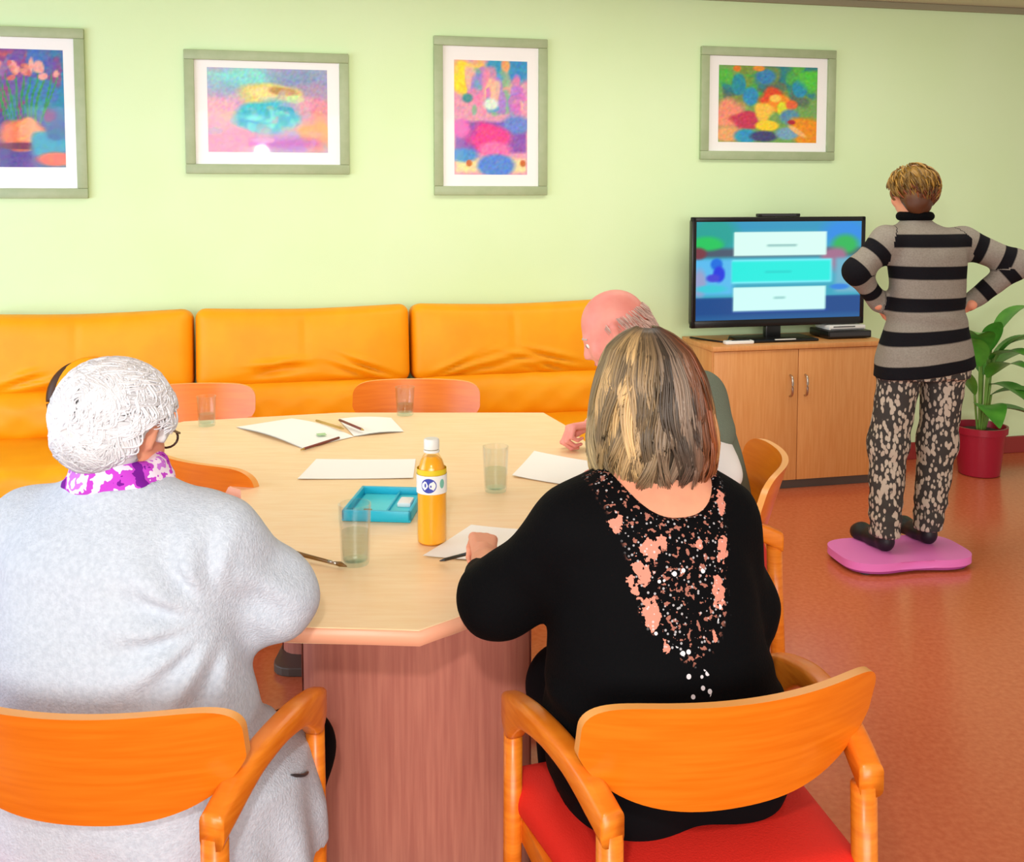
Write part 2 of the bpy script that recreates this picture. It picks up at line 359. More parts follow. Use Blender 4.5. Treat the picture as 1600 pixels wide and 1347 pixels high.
# ---------------------------------------------------------------- flat prints: little rasters painted with blobs
class Art:
    def __init__(s, w, h, bg):
        s.w, s.h = w, h; s.u, s.v = np.meshgrid(np.linspace(0, 1, w), np.linspace(0, 1, h)); s.a = np.zeros((h, w, 3)); s.a[:] = bg
    def warp(s, k, f, sd): return k*np.sin(f*s.u*6.3+3*np.sin(5*s.v+sd)+sd), k*np.sin(f*s.v*6.3+3*np.sin(4*s.u+sd)+2*sd)
    def blob(s, cu, cv, ru, rv, c, soft=.25, wk=.0, f=3, alpha=1, rot=0):
        du, dv = s.warp(wk, f, cu*9+cv*5); x = s.u-cu+du; y = s.v-cv+dv
        x, y = x*math.cos(rot)+y*math.sin(rot), -x*math.sin(rot)+y*math.cos(rot)
        d = np.sqrt((x/ru)**2+(y/rv)**2); m = np.clip((1+soft/2-d)/max(soft, .01), 0, 1)[..., None]*alpha
        s.a = s.a*(1-m)+np.array(c)*m; return s
    def rect(s, u0, v0, u1, v1, c, soft=.01):
        m = (np.clip((s.u-u0)/soft, 0, 1)*np.clip((u1-s.u)/soft, 0, 1)*np.clip((s.v-v0)/soft, 0, 1)*np.clip((v1-s.v)/soft, 0, 1))[..., None]
        s.a = s.a*(1-m)+np.array(c)*m; return s
    def scatter(s, n, cols, r0, r1, box=(0, 0, 1, 1), seed=1, alpha=.8):
        g = np.random.default_rng(seed)
        for _ in range(n):
            s.blob(box[0]+(box[2]-box[0])*g.random(), box[1]+(box[3]-box[1])*g.random(), g.uniform(r0, r1), g.uniform(r0, r1), cols[g.integers(len(cols))], .4, .02, 4, alpha, g.uniform(0, 3))
        return s
    def obj(s, name, x0, z0, x1, z1, y, m, parent, grain=7):
        V, Q, uu, vv = grid(lambda a, b: (x0+(x1-x0)*a, np.full_like(a, y), z0+(z1-z0)*b), s.w, s.h)
        me = newmesh(name, V, [Q], M[m], False)
        g = np.random.default_rng(s.w+s.h); nz = g.normal(0, 1, s.a.shape); nz = (nz+np.roll(nz, 1, 0)+np.roll(nz, 1, 1)+np.roll(nz, (1, 1), (0, 1)))/2; s.a = np.clip(s.a+grain*nz, 0, 255)
        c = s.a[::-1].transpose(1, 0, 2).reshape(-1, 3)/255; c = np.where(c <= .04045, c/12.92, ((c+.055)/1.055)**2.4)
        setcol(me, c); return link(name, me, parent)

def pic_frame(s0, s1, z0, z1, label, art, mw, rail=.047):
    w, h = s1-s0, z1-z0; r = empty('picture_frame', onwall((s0+s1)/2, .0, z0), WA)
    tag(r, label, 'picture', 'framed prints on the wall')
    b = rail
    for (cx, cz, sx, sz) in ((0, b/2, w, b), (0, h-b/2, w, b), (-w/2+b/2, h/2, b, h-2*b), (w/2-b/2, h/2, b, h-2*b)):
        part('rail', MB().box((cx, -.0145, cz), (sx, .027, sz), .004), 'frame', r)
    part('mat_board', MB().box((0, -.006, h/2), (w-2*b+.004, .008, h-2*b+.004)), 'matboard', r, False)
    il, it, ir, ib = mw   # margins of the print inside the rails
    art.obj('art_print', -w/2+b+il, b+ib, w/2-b-ir, h-b-it, -.0108, 'print', r)
    part('glass_pane', MB().box((0, -.018, h/2), (w-2*b+.004, .002, h-2*b+.004)), 'pane', r, False)
    return r
a1 = Art(64, 90, (120, 84, 160))
a1.rect(0, 0, 1, .09, (210, 90, 90), .05).blob(.9, .5, .3, .6, (50, 140, 180), .5, .05).blob(.3, .75, .7, .3, (90, 80, 150), .6, .05)
a1.scatter(40, [(70, 120, 190), (150, 70, 130), (60, 150, 170), (110, 90, 170)], .04, .12, (0, .05, 1, .55), 3)
for k in range(11):
    uu = .30+.055*k; a1.blob(uu, .42, .011, .24, (60, 150, 90), .5, .02, 2, 1, -.5+.09*k)
a1.scatter(22, [(225, 140, 130), (235, 170, 160), (215, 110, 110), (150, 120, 170)], .025, .05, (.2, .1, .95, .24), 8, 1)
a1.blob(.58, .74, .26, .12, (240, 130, 90), .3, .03).blob(.62, .68, .12, .08, (250, 165, 120), .4, .03).blob(.55, .82, .3, .03, (120, 60, 90), .5).blob(.82, .82, .2, .1, (40, 160, 190), .4, .03).blob(.9, .93, .2, .06, (235, 110, 90), .4).blob(.9, .72, .1, .05, (30, 110, 160), .4)
pic_frame(-2.70, -2.085, 1.535, 2.335, 'grey-green framed flower print cut by the left edge of the photo', a1, (.05, .055, .05, .10))
a2 = Art(96, 66, (190, 170, 205))
a2.rect(0, 0, 1, .35, (110, 190, 205), .2).blob(.3, .1, .3, .14, (140, 225, 220), .7, .04).blob(.8, .2, .3, .2, (140, 160, 195), .7, .04).blob(.1, .55, .25, .2, (240, 180, 195), .8, .05).blob(.9, .45, .2, .2, (225, 150, 170), .8, .05).blob(.12, .88, .3, .2, (240, 160, 190), .7, .04).blob(.92, .75, .14, .2, (235, 170, 110), .6, .04)
a2.rect(.3, .78, 1, 1, (190, 90, 195), .12).blob(.46, .86, .09, .03, (228, 160, 222), .5)
a2.blob(.53, .30, .24, .14, (225, 215, 130), .4, .03).blob(.48, .30, .12, .08, (250, 225, 150), .4, .02).blob(.62, .27, .1, .06, (190, 150, 90), .5, .02).blob(.72, .36, .08, .05, (205, 240, 160), .4)
a2.blob(.5, .57, .28, .19, (70, 200, 215), .25, .02).rect(.3, .68, .72, .73, (80, 180, 205), .05)
a2.scatter(30, [(235, 190, 200), (170, 200, 215), (215, 160, 205), (240, 200, 160)], .03, .08, (0, .3, 1, 1), 16, .35)
a2.scatter(26, [(120, 230, 230), (60, 180, 210)], .02, .05, (.3, .48, .7, .7), 6, .8)
pic_frame(-1.636, -.845, 1.655, 2.255, 'landscape grey-green frame with pale turquoise bowl print above the middle of the sofa', a2, (.06, .035, .06, .06))
a3 = Art(60, 90, (225, 160, 185))
a3.rect(0, 0, 1, .30, (240, 205, 130), .2).blob(.18, .12, .22, .14, (250, 225, 60), .5, .05).blob(.55, .06, .14, .08, (50, 160, 200), .5, .03).blob(.85, .08, .16, .1, (60, 150, 205), .5, .03).blob(.7, .04, .06, .06, (245, 170, 110), .5)
a3.scatter(46, [(215, 120, 200), (180, 130, 220), (240, 140, 180), (90, 170, 210), (120, 190, 150), (250, 200, 160)], .04, .1, (.2, .1, .95, .48), 11)
a3.blob(.5, .38, .1, .05, (220, 240, 225), .5).blob(.18, .33, .07, .04, (70, 150, 150), .5)
a3.rect(0, .52, 1, .82, (140, 90, 180), .03).blob(.1, .6, .12, .08, (225, 110, 190), .5).blob(.85, .56, .2, .08, (110, 140, 215), .5).blob(.5, .68, .3, .13, (235, 70, 150), .4, .03).blob(.55, .78, .22, .07, (245, 120, 180), .5)
a3.rect(0, .84, 1, 1, (245, 225, 165), .04).blob(.12, .83, .2, .06, (80, 150, 215), .5).blob(.57, .92, .26, .1, (90, 140, 220), .3).blob(.2, .9, .04, .03, (200, 110, 60), .4).blob(.94, .9, .04, .03, (200, 110, 60), .4)
pic_frame(-.415, .186, 1.55, 2.362, 'tall grey-green frame with pink flower vase print, second from the right', a3, (.06, .07, .06, .06))
a4 = Art(90, 72, (120, 170, 90))
a4.scatter(40, [(90, 190, 70), (40, 130, 150), (130, 150, 70), (90, 110, 100)], .06, .13, (0, 0, 1, .45), 21)
a4.blob(.2, .25, .07, .14, (40, 150, 170), .3).blob(.47, .14, .1, .1, (60, 140, 190), .4).blob(.32, .4, .08, .12, (50, 150, 200), .3).blob(.82, .28, .08, .12, (40, 150, 190), .3).blob(.9, .15, .14, .12, (90, 210, 70), .5, .03).blob(.18, .04, .04, .04, (230, 130, 50), .4).blob(.4, .03, .06, .04, (235, 150, 60), .4)
a4.blob(.1, .66, .16, .2, (240, 150, 120), .5, .04).blob(.28, .7, .14, .1, (200, 60, 90), .4, .03).blob(.1, .9, .14, .1, (235, 170, 110), .5)
a4.blob(.54, .42, .13, .13, (230, 80, 40), .35, .02).blob(.62, .5, .14, .1, (250, 150, 40), .4, .03).blob(.57, .42, .06, .05, (255, 210, 90), .4).blob(.46, .6, .1, .12, (250, 200, 80), .35, .02).blob(.64, .55, .05, .09, (225, 230, 50), .4).blob(.49, .78, .12, .07, (250, 215, 50), .3).blob(.74, .5, .06, .06, (235, 110, 60), .4)
a4.blob(.28, .92, .12, .09, (50, 160, 200), .4).blob(.46, .92, .14, .07, (70, 70, 120), .4).blob(.72, .66, .1, .1, (90, 150, 180), .4).blob(.9, .85, .18, .2, (240, 150, 30), .4, .03).blob(.7, .88, .12, .08, (120, 170, 200), .4).blob(.8, .85, .12, .03, (245, 190, 120), .4, 0, 3, 1, .7).blob(.74, .73, .04, .03, (180, 40, 60), .4)
pic_frame(1.05, 1.857, 1.745, 2.357, 'landscape grey-green frame with yellow and blue flower print above the television', a4, (.06, .05, .06, .05))

# ---------------------------------------------------------------- sofa along the wall
sofa = empty('sofa', onwall(0, 0, 0), WA)
tag(sofa, 'long orange leather sofa in three sections along the back wall', 'sofa')
def back_disp(seed):
    def d(V, q):
        V = V.copy(); g = np.random.default_rng(seed); x, z = q[:, 0], q[:, 2]
        front = np.clip(-q[:, 1], 0, 1)
        puff = (1-np.abs(x)**4)*(1-np.abs(z)**4)
        V[:, 1] -= front*.035*puff
        V[:, 2] -= .014*(1-np.abs(x)**1.5)*np.clip(z, 0, 1)            # top edge sags between the seams
        V[:, 1] += front*.012*np.exp(-(x/.018)**2)*np.clip(z+.6, 0, 1)    # vertical mid seam
        for k in range(13):                                             # gathered creases at the lower middle
            cx = g.uniform(-.7, .7); sl = -1.5*cx+g.uniform(-.4, .4); cz = -.80+.5*g.random()-.15*abs(cx); w = g.uniform(.10, .26)
            t = (z-cz)-sl*(x-cx); V[:, 1] -= front*.011*np.exp(-(t/.07)**2)*np.exp(-((x-cx)/w)**2)
            t2 = t+.12; V[:, 1] += front*.014*np.exp(-(t2/.06)**2)*np.exp(-((x-cx)/w)**2)
        return V
    return d
def soft_disp(amt, seed):
    def d(V, q):
        V = V.copy(); x, y, z = q.T
        V[:, 2] += amt*np.clip(z, 0, 1)*(1-np.abs(x)**6)*(1-np.abs(y)**4); V[:, 1] -= amt*np.clip(-y, 0, 1)*(1-np.abs(x)**6)*(1-np.abs(z)**2)
        V[:, 1] += .004*np.sin(17*x+seed)*np.sin(5*z+seed); return V
    return d
for k in range(3):
    s0 = -2.63+1.03*k; cx = s0+.515; w = 1.018
    V, Fc = pillow((w, .20, .385), .05, (64, 8, 30), back_disp(40+k)); o = link('back_cushion', weld(newmesh('back_cushion', V, Fc, M['leather'])), sofa, (cx, -.17, .815), (math.radians(-8), 0, 0))
    V, Fc = pillow((w, .20, .22), .06, (40, 8, 16), soft_disp(.02, k)); link('lumbar_cushion', weld(newmesh('lumbar_cushion', V, Fc, M['leather'])), sofa, (cx, -.235, .535))
    V, Fc = pillow((w, .70, .17), .055, (40, 28, 12), soft_disp(.012, k+3)); link('seat_cushion', weld(newmesh('seat_cushion', V, Fc, M['leather'])), sofa, (cx, -.55, .362))
    V, Fc = pillow((w, .80, .20), .03, (10, 10, 6)); link('base', weld(newmesh('base', V, Fc, M['leather'])), sofa, (cx, -.47, .18))
    for sx in (-.42, .42):
        for y in (-.14, -.80): part('foot', MB().lathe([(.022, 0), (.028, .085)], 14, (cx+sx, y, 0)), 'plinth', sofa)
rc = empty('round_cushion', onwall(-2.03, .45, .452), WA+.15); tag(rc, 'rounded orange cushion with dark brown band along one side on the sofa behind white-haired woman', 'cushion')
n_ = 40; th = np.linspace(0, 2*PI, n_+1)
V, Q, uu, vv = grid(lambda a, b: (.165*np.sin(PI*b)*np.cos(2*PI*a), -.055*np.cos(PI*b), .19+.19*np.sin(PI*b)*np.sin(2*PI*a)), 41, 17)
link('cover', weld(newmesh('cover', V, [Q], M['leather'])), rc, None, (math.radians(-14), 0, 0))
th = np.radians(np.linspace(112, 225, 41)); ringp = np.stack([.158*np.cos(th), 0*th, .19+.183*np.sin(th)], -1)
rod('edge_band', ringp, .004+.022*np.sin(np.linspace(.0, PI, 41)), 'leatherdark', rc, 8, rot=(math.radians(-14), 0, 0))  # dark arc along one side only, widest in the middle

# ---------------------------------------------------------------- cabinet, television and the things on the cabinet
cab = empty('cabinet', onwall(0, 0, 0), WA); tag(cab, 'low beech cabinet with two doors under the television', 'cabinet')
c0, c1 = .965, 1.955; cw = c1-c0; cc = (c0+c1)/2; yb, yf = -.02, -.42
part('plinth', MB().box((cc, (yb+yf)/2+.015, .025), (cw-.01, .37, .05)), 'plinth', cab, False)
part('top_panel', MB().box((cc, (yb+yf)/2-.004, .762), (cw+.016, .412, .026), .003), 'cabinet', cab)
for x in (c0+.009, c1-.009): part('side_panel', MB().box((x, (yb+yf)/2+.008, .40), (.018, .384, .70), .002), 'cabinet', cab)
part('back_panel', MB().box((cc, yb-.006, .40), (cw-.04, .008, .70)), 'cabinet', cab, False)
part('bottom_panel', MB().box((cc, (yb+yf)/2+.01, .062), (cw-.04, .36, .018)), 'cabinet', cab, False)
mid = 1.443
for (x0, x1, hx) in ((c0+.003, mid-.002, mid-.045), (mid+.002, c1-.003, mid+.040)):
    d = part('door', MB().box(((x0+x1)/2, yf+.009, .399), (x1-x0, .018, .694), .002), 'cabinet', cab)
    hp = [(hx, yf+.002, .50), (hx, yf-.022, .51), (hx, yf-.028, .555), (hx, yf-.022, .60), (hx, yf+.002, .61)]
    rod('handle', catmull(hp, 14), .006, 'steel', d, 8)
tv = empty('television', onwall(0, 0, .775), WA); tag(tv, 'black flat television showing a quiz with three answer boxes', 'television')
t0, t1, tz0, tz1, ty = .905, 1.915, .075, .66, -.25
part('back_shell', MB().box(((t0+t1)/2, ty+.035, (tz0+tz1)/2), (t1-t0-.02, .05, tz1-tz0-.02), .015), 'blackplastic', tv)
bw = .026
for nm, c, sz in (('bezel', ((t0+t1)/2, ty, tz1-bw/2), (t1-t0, .03, bw)), ('bezel', ((t0+t1)/2, ty, tz0+.02), (t1-t0, .03, .04)), ('bezel', (t0+bw/2, ty, (tz0+tz1)/2), (bw, .03, tz1-tz0)), ('bezel', (t1-bw/2, ty, (tz0+tz1)/2), (bw, .03, tz1-tz0))):
    part(nm, MB().box(c, sz, .005), 'blackplastic', tv)
sc = Art(120, 72, (60, 165, 190))
sc.rect(-.1, -.1, 1.1, .14, (52, 150, 190), .08).blob(.9, .12, .14, .14, (50, 140, 225), .7).blob(.10, .14, .14, .2, (40, 160, 150), .6).blob(.08, .24, .07, .05, (40, 200, 90), .6).rect(-.1, .25, 1.1, .38, (75, 90, 110), .04).blob(.9, .24, .08, .1, (50, 180, 90), .6).blob(.06, .22, .09, .07, (40, 195, 95), .6).blob(.83, .38, .06, .12, (160, 110, 140), .6, .02)
sc.rect(-.1, .36, .24, .76, (90, 185, 235), .04).rect(.82, .36, 1.1, .76, (110, 175, 200), .04).blob(.01, .32, .05, .06, (120, 60, 70), .5).blob(.02, .62, .04, .14, (150, 160, 200), .6)
sc.blob(.12, .43, .035, .06, (30, 110, 220), .4).blob(.135, .53, .035, .08, (40, 60, 220), .4).blob(.10, .57, .04, .04, (70, 70, 210), .5).blob(.09, .68, .09, .04, (60, 200, 215), .6).blob(.87, .68, .06, .03, (50, 130, 220), .5)
sc.rect(-.1, .76, 1.1, 1.1, (26, 74, 138), .02).rect(-.1, .93, 1.1, 1.1, (34, 92, 150), .05).rect(.2, .9, .82, .94, (36, 70, 170), .03)
sc.rect(.20, .375, .83, .64, (120, 235, 245), .02)
sc.rect(.215, .10, .79, .355, (214, 250, 240), .012).rect(.205, .40, .815, .615, (36, 232, 220), .012).rect(.215, .665, .79, .92, (205, 252, 244), .012)
sc.rect(.41, .225, .61, .262, (120, 170, 170), .02).rect(.40, .50, .58, .53, (30, 190, 190), .02).rect(.455, .765, .545, .80, (120, 176, 178), .02)
sc.obj('screen', t0+bw-.001, tz0+.039, t1-bw+.001, tz1-bw+.001, ty-.0125, 'screen', tv, 0)
part('stand_neck', MB().box((1.385, ty+.02, .05), (.09, .04, .09), .008), 'blackplastic', tv)
part('stand_foot', MB().box((1.385, ty-.0, .008), (.42, .22, .014), .006), 'blackplastic', tv)
part('stand_front_strip', MB().box((1.40, ty-.105, .012), (.12, .006, .012)), 'whiteplastic', tv, False)
def walled(name, label, cat, s, off, z): r = empty(name, onwall(s, off, z), WA); return tag(r, label, cat)
sb = walled('sensor_bar', 'thin black sensor bar resting on top edge of the television', 'sensor', 1.40, .25, 1.435)
part('body', MB().box((0, 0, .009), (.25, .024, .017), .004), 'blackplastic', sb); part('front_strip', MB().box((0, -.0125, .009), (.20, .002, .009)), 'darkgrey', sb, False)
bx = walled('media_box', 'flat black box right of the television stand on the cabinet', 'player', 1.80, .22, .775)
part('body', MB().box((0, 0, .024), (.26, .20, .04), .005), 'blackplastic', bx); part('front_panel', MB().box((0, -.101, .026), (.24, .003, .022)), 'darkgrey', bx, False)
for sx in (-.1, .1): part('foot', MB().box((sx, 0, .002), (.02, .15, .004)), 'blackplastic', bx, False)
gc = walled('game_console', 'slim white box lying on the black media box on the cabinet', 'console', 1.80, .22, .819)
part('body', MB().box((0, 0, .0145), (.22, .15, .026), .006), 'whiteplastic', gc); part('disc_slot', MB().box((-.02, -.0755, .02), (.13, .002, .005)), 'blackplastic', gc, False); part('front_line', MB().box((0, -.0755, .008), (.2, .002, .003)), 'darkgrey', gc, False)
rm = walled('remote_control', 'pale remote control lying left of the television stand', 'remote', 1.13, .36, .775)
part('case', MB().box((0, 0, .010), (.16, .042, .019), .006), 'whiteplastic', rm); part('button_pad', MB().box((.01, 0, .0203), (.10, .026, .002)), 'darkgrey', rm, False)
pts = catmull([(.97, -.10, .780), (1.02, -.22, .780), (1.07, -.30, .780), (1.11, -.27, .781), (1.17, -.16, .780)], 30)
cb = rod('cable', pts, .005, 'blackplastic', None, 7, loc=onwall(0, 0, 0), rot=(0, 0, WA)); tag(cb, 'black cable curled on the left end of the cabinet top', 'cable')

# ---------------------------------------------------------------- table
tb = empty('table', (-.45, 2.85, 0)); tag(tb, 'large pale beech table with angled corners on a veneered pedestal', 'table')
poly = [(-.173, 1.859), (-.111, 1.915), (.20, 2.22), (.30, 2.55), (.33, 2.85), (.27, 3.20), (.19, 3.56), (.119, 3.78), (-.645, 3.78), (-1.18, 3.63), (-1.30, 3.40), (-1.10, 3.06), (-.745, 2.775), (-.655, 2.45), (-.665, 2.02), (-.60, 1.90), (-.41, 1.875)]
pl = [(x+.45, y-2.85) for x, y in poly]
part('tabletop', MB().prism(pl, .708, .740, .003), 'tabletop', tb, False)
cx_, cy_ = sum(p[0] for p in pl)/len(pl), sum(p[1] for p in pl)/len(pl)
V = []; 
for (x, y) in pl:
    dx, dy = x-cx_, y-cy_; L_ = math.hypot(dx, dy); ox, oy = x+dx/L_*.004, y+dy/L_*.004
    V += [(x, y, .709), (ox, oy, .7105), (ox, oy, .7365), (x, y, .7385)]
n_ = len(pl); q = [[4*i+k, 4*((i+1) % n_)+k, 4*((i+1) % n_)+k+1, 4*i+k+1] for i in range(n_) for k in range(3)]
link('edge_band', newmesh('edge_band', V, [np.array(q)], M['tableedge'], False), tb)
def ped(cx, cy, w, d, n=10):
    pts = []; r = .06
    for (sx, sy, a0) in ((1, -1, -90), (1, 1, 0), (-1, 1, 90), (-1, -1, 180)):
        for k in range(5):
            a = math.radians(a0+22.5*k); pts.append((cx+sx*(w/2-r)+r*math.cos(a), cy+sy*(d/2-r)+r*math.sin(a)))
    return pts
part('pedestal', MB().prism(ped(.24, -.655, .505, .10), .03, .708), 'pedestal', tb, True)
part('pedestal', MB().prism(ped(-.02, .50, .60, .10), .03, .708), 'pedestal', tb, True)
part('foot_plate', MB().prism(ped(.24, -.655, .53, .30), 0, .03, .004), 'plinth', tb, False)
part('foot_plate', MB().prism(ped(-.02, .50, .62, .30), 0, .03, .004), 'plinth', tb, False)

# ---------------------------------------------------------------- chairs
def sweep(path, wid, hei, top=True, n=30, bev=.25):
    """rounded rectangular section along a path; top surface follows the path; wid/hei arrays"""
    P = catmull(path, n); W = np.interp(np.linspace(0, 1, n), np.linspace(0, 1, len(wid)), wid); H = np.interp(np.linspace(0, 1, n), np.linspace(0, 1, len(hei)), hei)
    T = np.gradient(P, axis=0); T[:, 2] = 0; T /= np.linalg.norm(T, axis=1, keepdims=True); Sx = np.stack([T[:, 1], -T[:, 0], 0*T[:, 0]], -1)
    sec = []
    for (sx, sz) in ((1, 0), (1, 1), (-1, 1), (-1, 0)):
        for k in range(4):
            a = math.radians({(1, 1): 0, (-1, 1): 90, (-1, 0): 180, (1, 0): 270}[(sx, sz)]+30*k); sec.append((sx, sz, math.cos(a), math.sin(a)))
    sec = sec[4:]+sec[:4]; m = len(sec); V = []
    for i in range(n):
        r = min(.012, W[i]*.3, H[i]*.3)
        for (sx, sz, ca, sa) in sec:
            off = sx*(W[i]/2-r)+r*ca; zz = (-r if sz else -(H[i]-r))+r*sa
            V.append(P[i]+Sx[i]*off+np.array([0, 0, zz]))
    q = [[i*m+k, i*m+(k+1) % m, (i+1)*m+(k+1) % m, (i+1)*m+k] for i in range(n-1) for k in range(m)]
    return np.array(V), [np.array(q), np.array([list(range(m))[::-1]]), np.array([[(n-1)*m+k for k in range(m)]])]
def leg_mesh(pts, rs, n=14): V, f, _ = tubes(np.array([pts], float), np.array([rs]), n); return newmesh('leg', V, f, M['chairwood'])
BK_R, BK_Y = .272, -.262
def backmesh(th=.018):
    nu, nv = 49, 17
    def surf(off):
        def fn(u, v):
            a = np.sin((u*2-1)*PI/2); hx = .256
            e = np.clip(np.abs(a), 0, 1)
            zt = .748+.049*(1-e**9)**.5; zb = .705-.105*(1-e**3.0)**.72
            z = zb+(zt-zb)*v
            return hx*a, -.246+.070*a*a-(z-.69)*.30-off, z
        return fn
    V1, Q, _, _ = grid(surf(0), nu, nv); V2, _, _, _ = grid(surf(-th), nu, nv); N = len(V1)
    b = list(range(0, nv))+[i*nv+nv-1 for i in range(1, nu)]+[(nu-1)*nv+j for j in range(nv-2, -1, -1)]+[i*nv for i in range(nu-2, 0, -1)]
    rim = np.array([[b[i], b[(i+1) % len(b)], b[(i+1) % len(b)]+N, b[i]+N] for i in range(len(b))])
    me = newmesh('backrest', np.concatenate([V1, V2]), [Q, Q[:, ::-1]+N, rim], M['chairback']); me.materials.append(M['plyedge'])
    bm = bmesh.new(); bm.from_mesh(me); bmesh.ops.recalc_face_normals(bm, faces=bm.faces); bm.to_mesh(me); bm.free()
    mi = np.zeros(len(me.polygons), np.int32); mi[-len(rim):] = 1; me.polygons.foreach_set('material_index', mi)
    me.polygons.foreach_set('use_smooth', np.ones(len(me.polygons), bool)); me.set_sharp_from_angle(angle=math.radians(50)); return me
def make_chair():
    c = empty('armchair', (0, 0, 0))
    link('backrest', backmesh(), c)
    for sx in (-1, 1):
        link('leg', leg_mesh([(sx*.266, .142, 0), (sx*.270, .125, .35), (sx*.270, .120, .60)], [.013, .017, .017]), c)
        link('leg', leg_mesh([(sx*.225, -.255, 0), (sx*.222, -.228, .40), (sx*.220, -.220, .602)], [.015, .021, .021]), c)
        path = [(sx*.270, .138, .655), (sx*.272, .090, .672), (sx*.266, .0, .690), (sx*.250, -.10, .688), (sx*.234, -.18, .668), (sx*.222, -.238, .642)]
        V, f = sweep(path, [.034, .038, .040, .040, .040, .040], [.055, .085, .048, .040, .042, .052, .054], n=36)
        link('arm', newmesh('arm', V, f, M['chairwood']), c)
        part('side_rail', MB().box((sx*.245, -.05, .402), (.022, .36, .05), .005, rot=None), 'chairwood', c)
    part('front_rail', MB().box((0, .125, .402), (.55, .022, .05), .005), 'chairwood', c)
    part('rear_rail', MB().box((0, -.212, .402), (.42, .022, .05), .005), 'chairwood', c)
    V, Fc = pillow((.50, .44, .066), .030, (26, 24, 8), lambda V, q: V+np.stack([0*q[:, 0], 0*q[:, 0], .014*np.clip(q[:, 2], 0, 1)*(1-q[:, 0]**2)*(1-q[:, 1]**2)], -1))
    V[:, 0] *= 1+.10*(V[:, 1]/.22)
    link('seat', weld(newmesh('seat', V, Fc, M['redseat'])), c, (0, -.02, .452))
    return c
chair0 = make_chair()
CH = [((-.638, 1.702), -6, 'orange beech armchair under the white-haired woman in the pale grey top'),
      ((.295, 1.741), 16.4, 'orange beech armchair with red seat under the woman in black'),
      ((.525, 2.97), 82, 'orange beech armchair of the bald man, right of the table'),
      ((-.80, 3.10), -38, 'armchair pushed to the left side of the table just past white-haired woman'),
      ((-.385, 3.90), 180, 'empty armchair at the far middle of the table with its back to the sofa'),
      ((-1.24, 3.80), 190, 'empty armchair at the far left corner of the table before the sofa')]
for i, (p, a, lb) in enumerate(CH):
    c = chair0 if i == 0 else copy_tree(chair0)
    c.location = (p[0], p[1], 0); c.rotation_euler = (0, 0, math.radians(a)); tag(c, lb, 'chair', 'orange armchairs around the table')

# ================================================================ things on the table
TZ = .740
def sheet(name, quad, label, curl=.0, group='papers on the table', z=TZ+.0008, marks=0, seed=0):
    q = np.array(quad, float); c = q.mean(0)
    def fn(u, v):
        p = (q[0]*(1-u[..., None])*(1-v[..., None])+q[1]*u[..., None]*(1-v[..., None])+q[2]*u[..., None]*v[..., None]+q[3]*(1-u[..., None])*v[..., None])-c
        return p[..., 0], p[..., 1], .0006+curl*((2*u-1)**2)*.5+curl*.3*(2*v-1)**2
    V, Q, uu, vv = grid(fn, 12, 12); N = len(V)
    me = newmesh(name, np.concatenate([V, V-[0, 0, .0006]]), [Q, Q[:, ::-1]+N], M['paper']); o = link(name, me, None, (c[0], c[1], z)); tag(o, label, 'paper', group)
    return o
o = empty('booklet', (-.72, 3.46, TZ+.001)); tag(o, 'open white booklet at the far side of the table with pencils on it', 'booklet', None)
def leaf_page(q, curl):
    q = np.array(q, float)-np.array([-.72, 3.46])
    def fn(u, v):
        p = q[0]*(1-u[..., None])*(1-v[..., None])+q[1]*u[..., None]*(1-v[..., None])+q[2]*u[..., None]*v[..., None]+q[3]*(1-u[..., None])*v[..., None]
        return p[..., 0], p[..., 1], .001+curl*np.sin(PI*u)
    V, Q, _, _ = grid(fn, 14, 8); N = len(V)
    return newmesh('page', np.concatenate([V, V-[0, 0, .003]]), [Q, Q[:, ::-1]+N], M['paper'])
link('page', leaf_page([(-.965, 3.53), (-.665, 3.225), (-.53, 3.39), (-.80, 3.67)], .010), o)
link('page', leaf_page([(-.53, 3.392), (-.37, 3.46), (-.44, 3.68), (-.63, 3.66)], .006), o)
V, Q, _, _ = grid(lambda u, v: (.075+.028*u-.012*v, -.105+.012*u+.03*v, np.full_like(u, .0118)), 6, 6)
link('pale_drawing', newmesh('pale_drawing', V, [Q], M['ink']), o)
sheet('paper', [(-.612, 2.87), (-.283, 2.88), (-.295, 3.09), (-.60, 3.09)], 'white paper sheet lying behind the turquoise tray, left of the bottle', .003)
sheet('paper', [(.00, 2.90), (.20, 2.78), (.30, 3.02), (.07, 3.18)], 'white paper sheet in front of the bald man', .006)
sheet('paper', [(-.20, 2.245), (.02, 2.20), (.06, 2.42), (-.10, 2.46)], 'white paper sheet under the hand of the woman in black', .004)
def pencil(name, a, b, m, label, r=.0042, group='pencils and pens on the table', tip='pencilgold'):
    a, b = np.array(a, float), np.array(b, float); c = (a+b)/2; d = (b-a)/np.linalg.norm(b-a); L = np.linalg.norm(b-a)
    e = empty(name, tuple(c)); tag(e, label, 'pencil', group)
    rod('shaft', [-d*L/2, d*(L/2-.018)], r, m, e, 6); rod('tip', [d*(L/2-.018), d*(L/2-.004), d*L/2], [r, r*.45, r*.12], tip, e, 6); return e
pencil('pencil', (-.61, 3.575, TZ+.017), (-.50, 3.415, TZ+.017), 'pencilred', 'reddish brown pencil, right one on the open booklet')
pencil('pencil', (-.69, 3.565, TZ+.017), (-.57, 3.43, TZ+.018), 'pencilgold', 'ochre pencil, left one on the open booklet')
pencil('pencil', (-.575, 3.355, TZ+.006), (-.67, 3.19, TZ+.006), 'pencilred', 'brown pencil at the near edge of the open booklet')
pencil('pen', (-.048, 2.135, .800), (-.160, 2.205, TZ+.006), 'blackplastic', 'dark pen held by the woman in black', .004, tip='darkgrey')
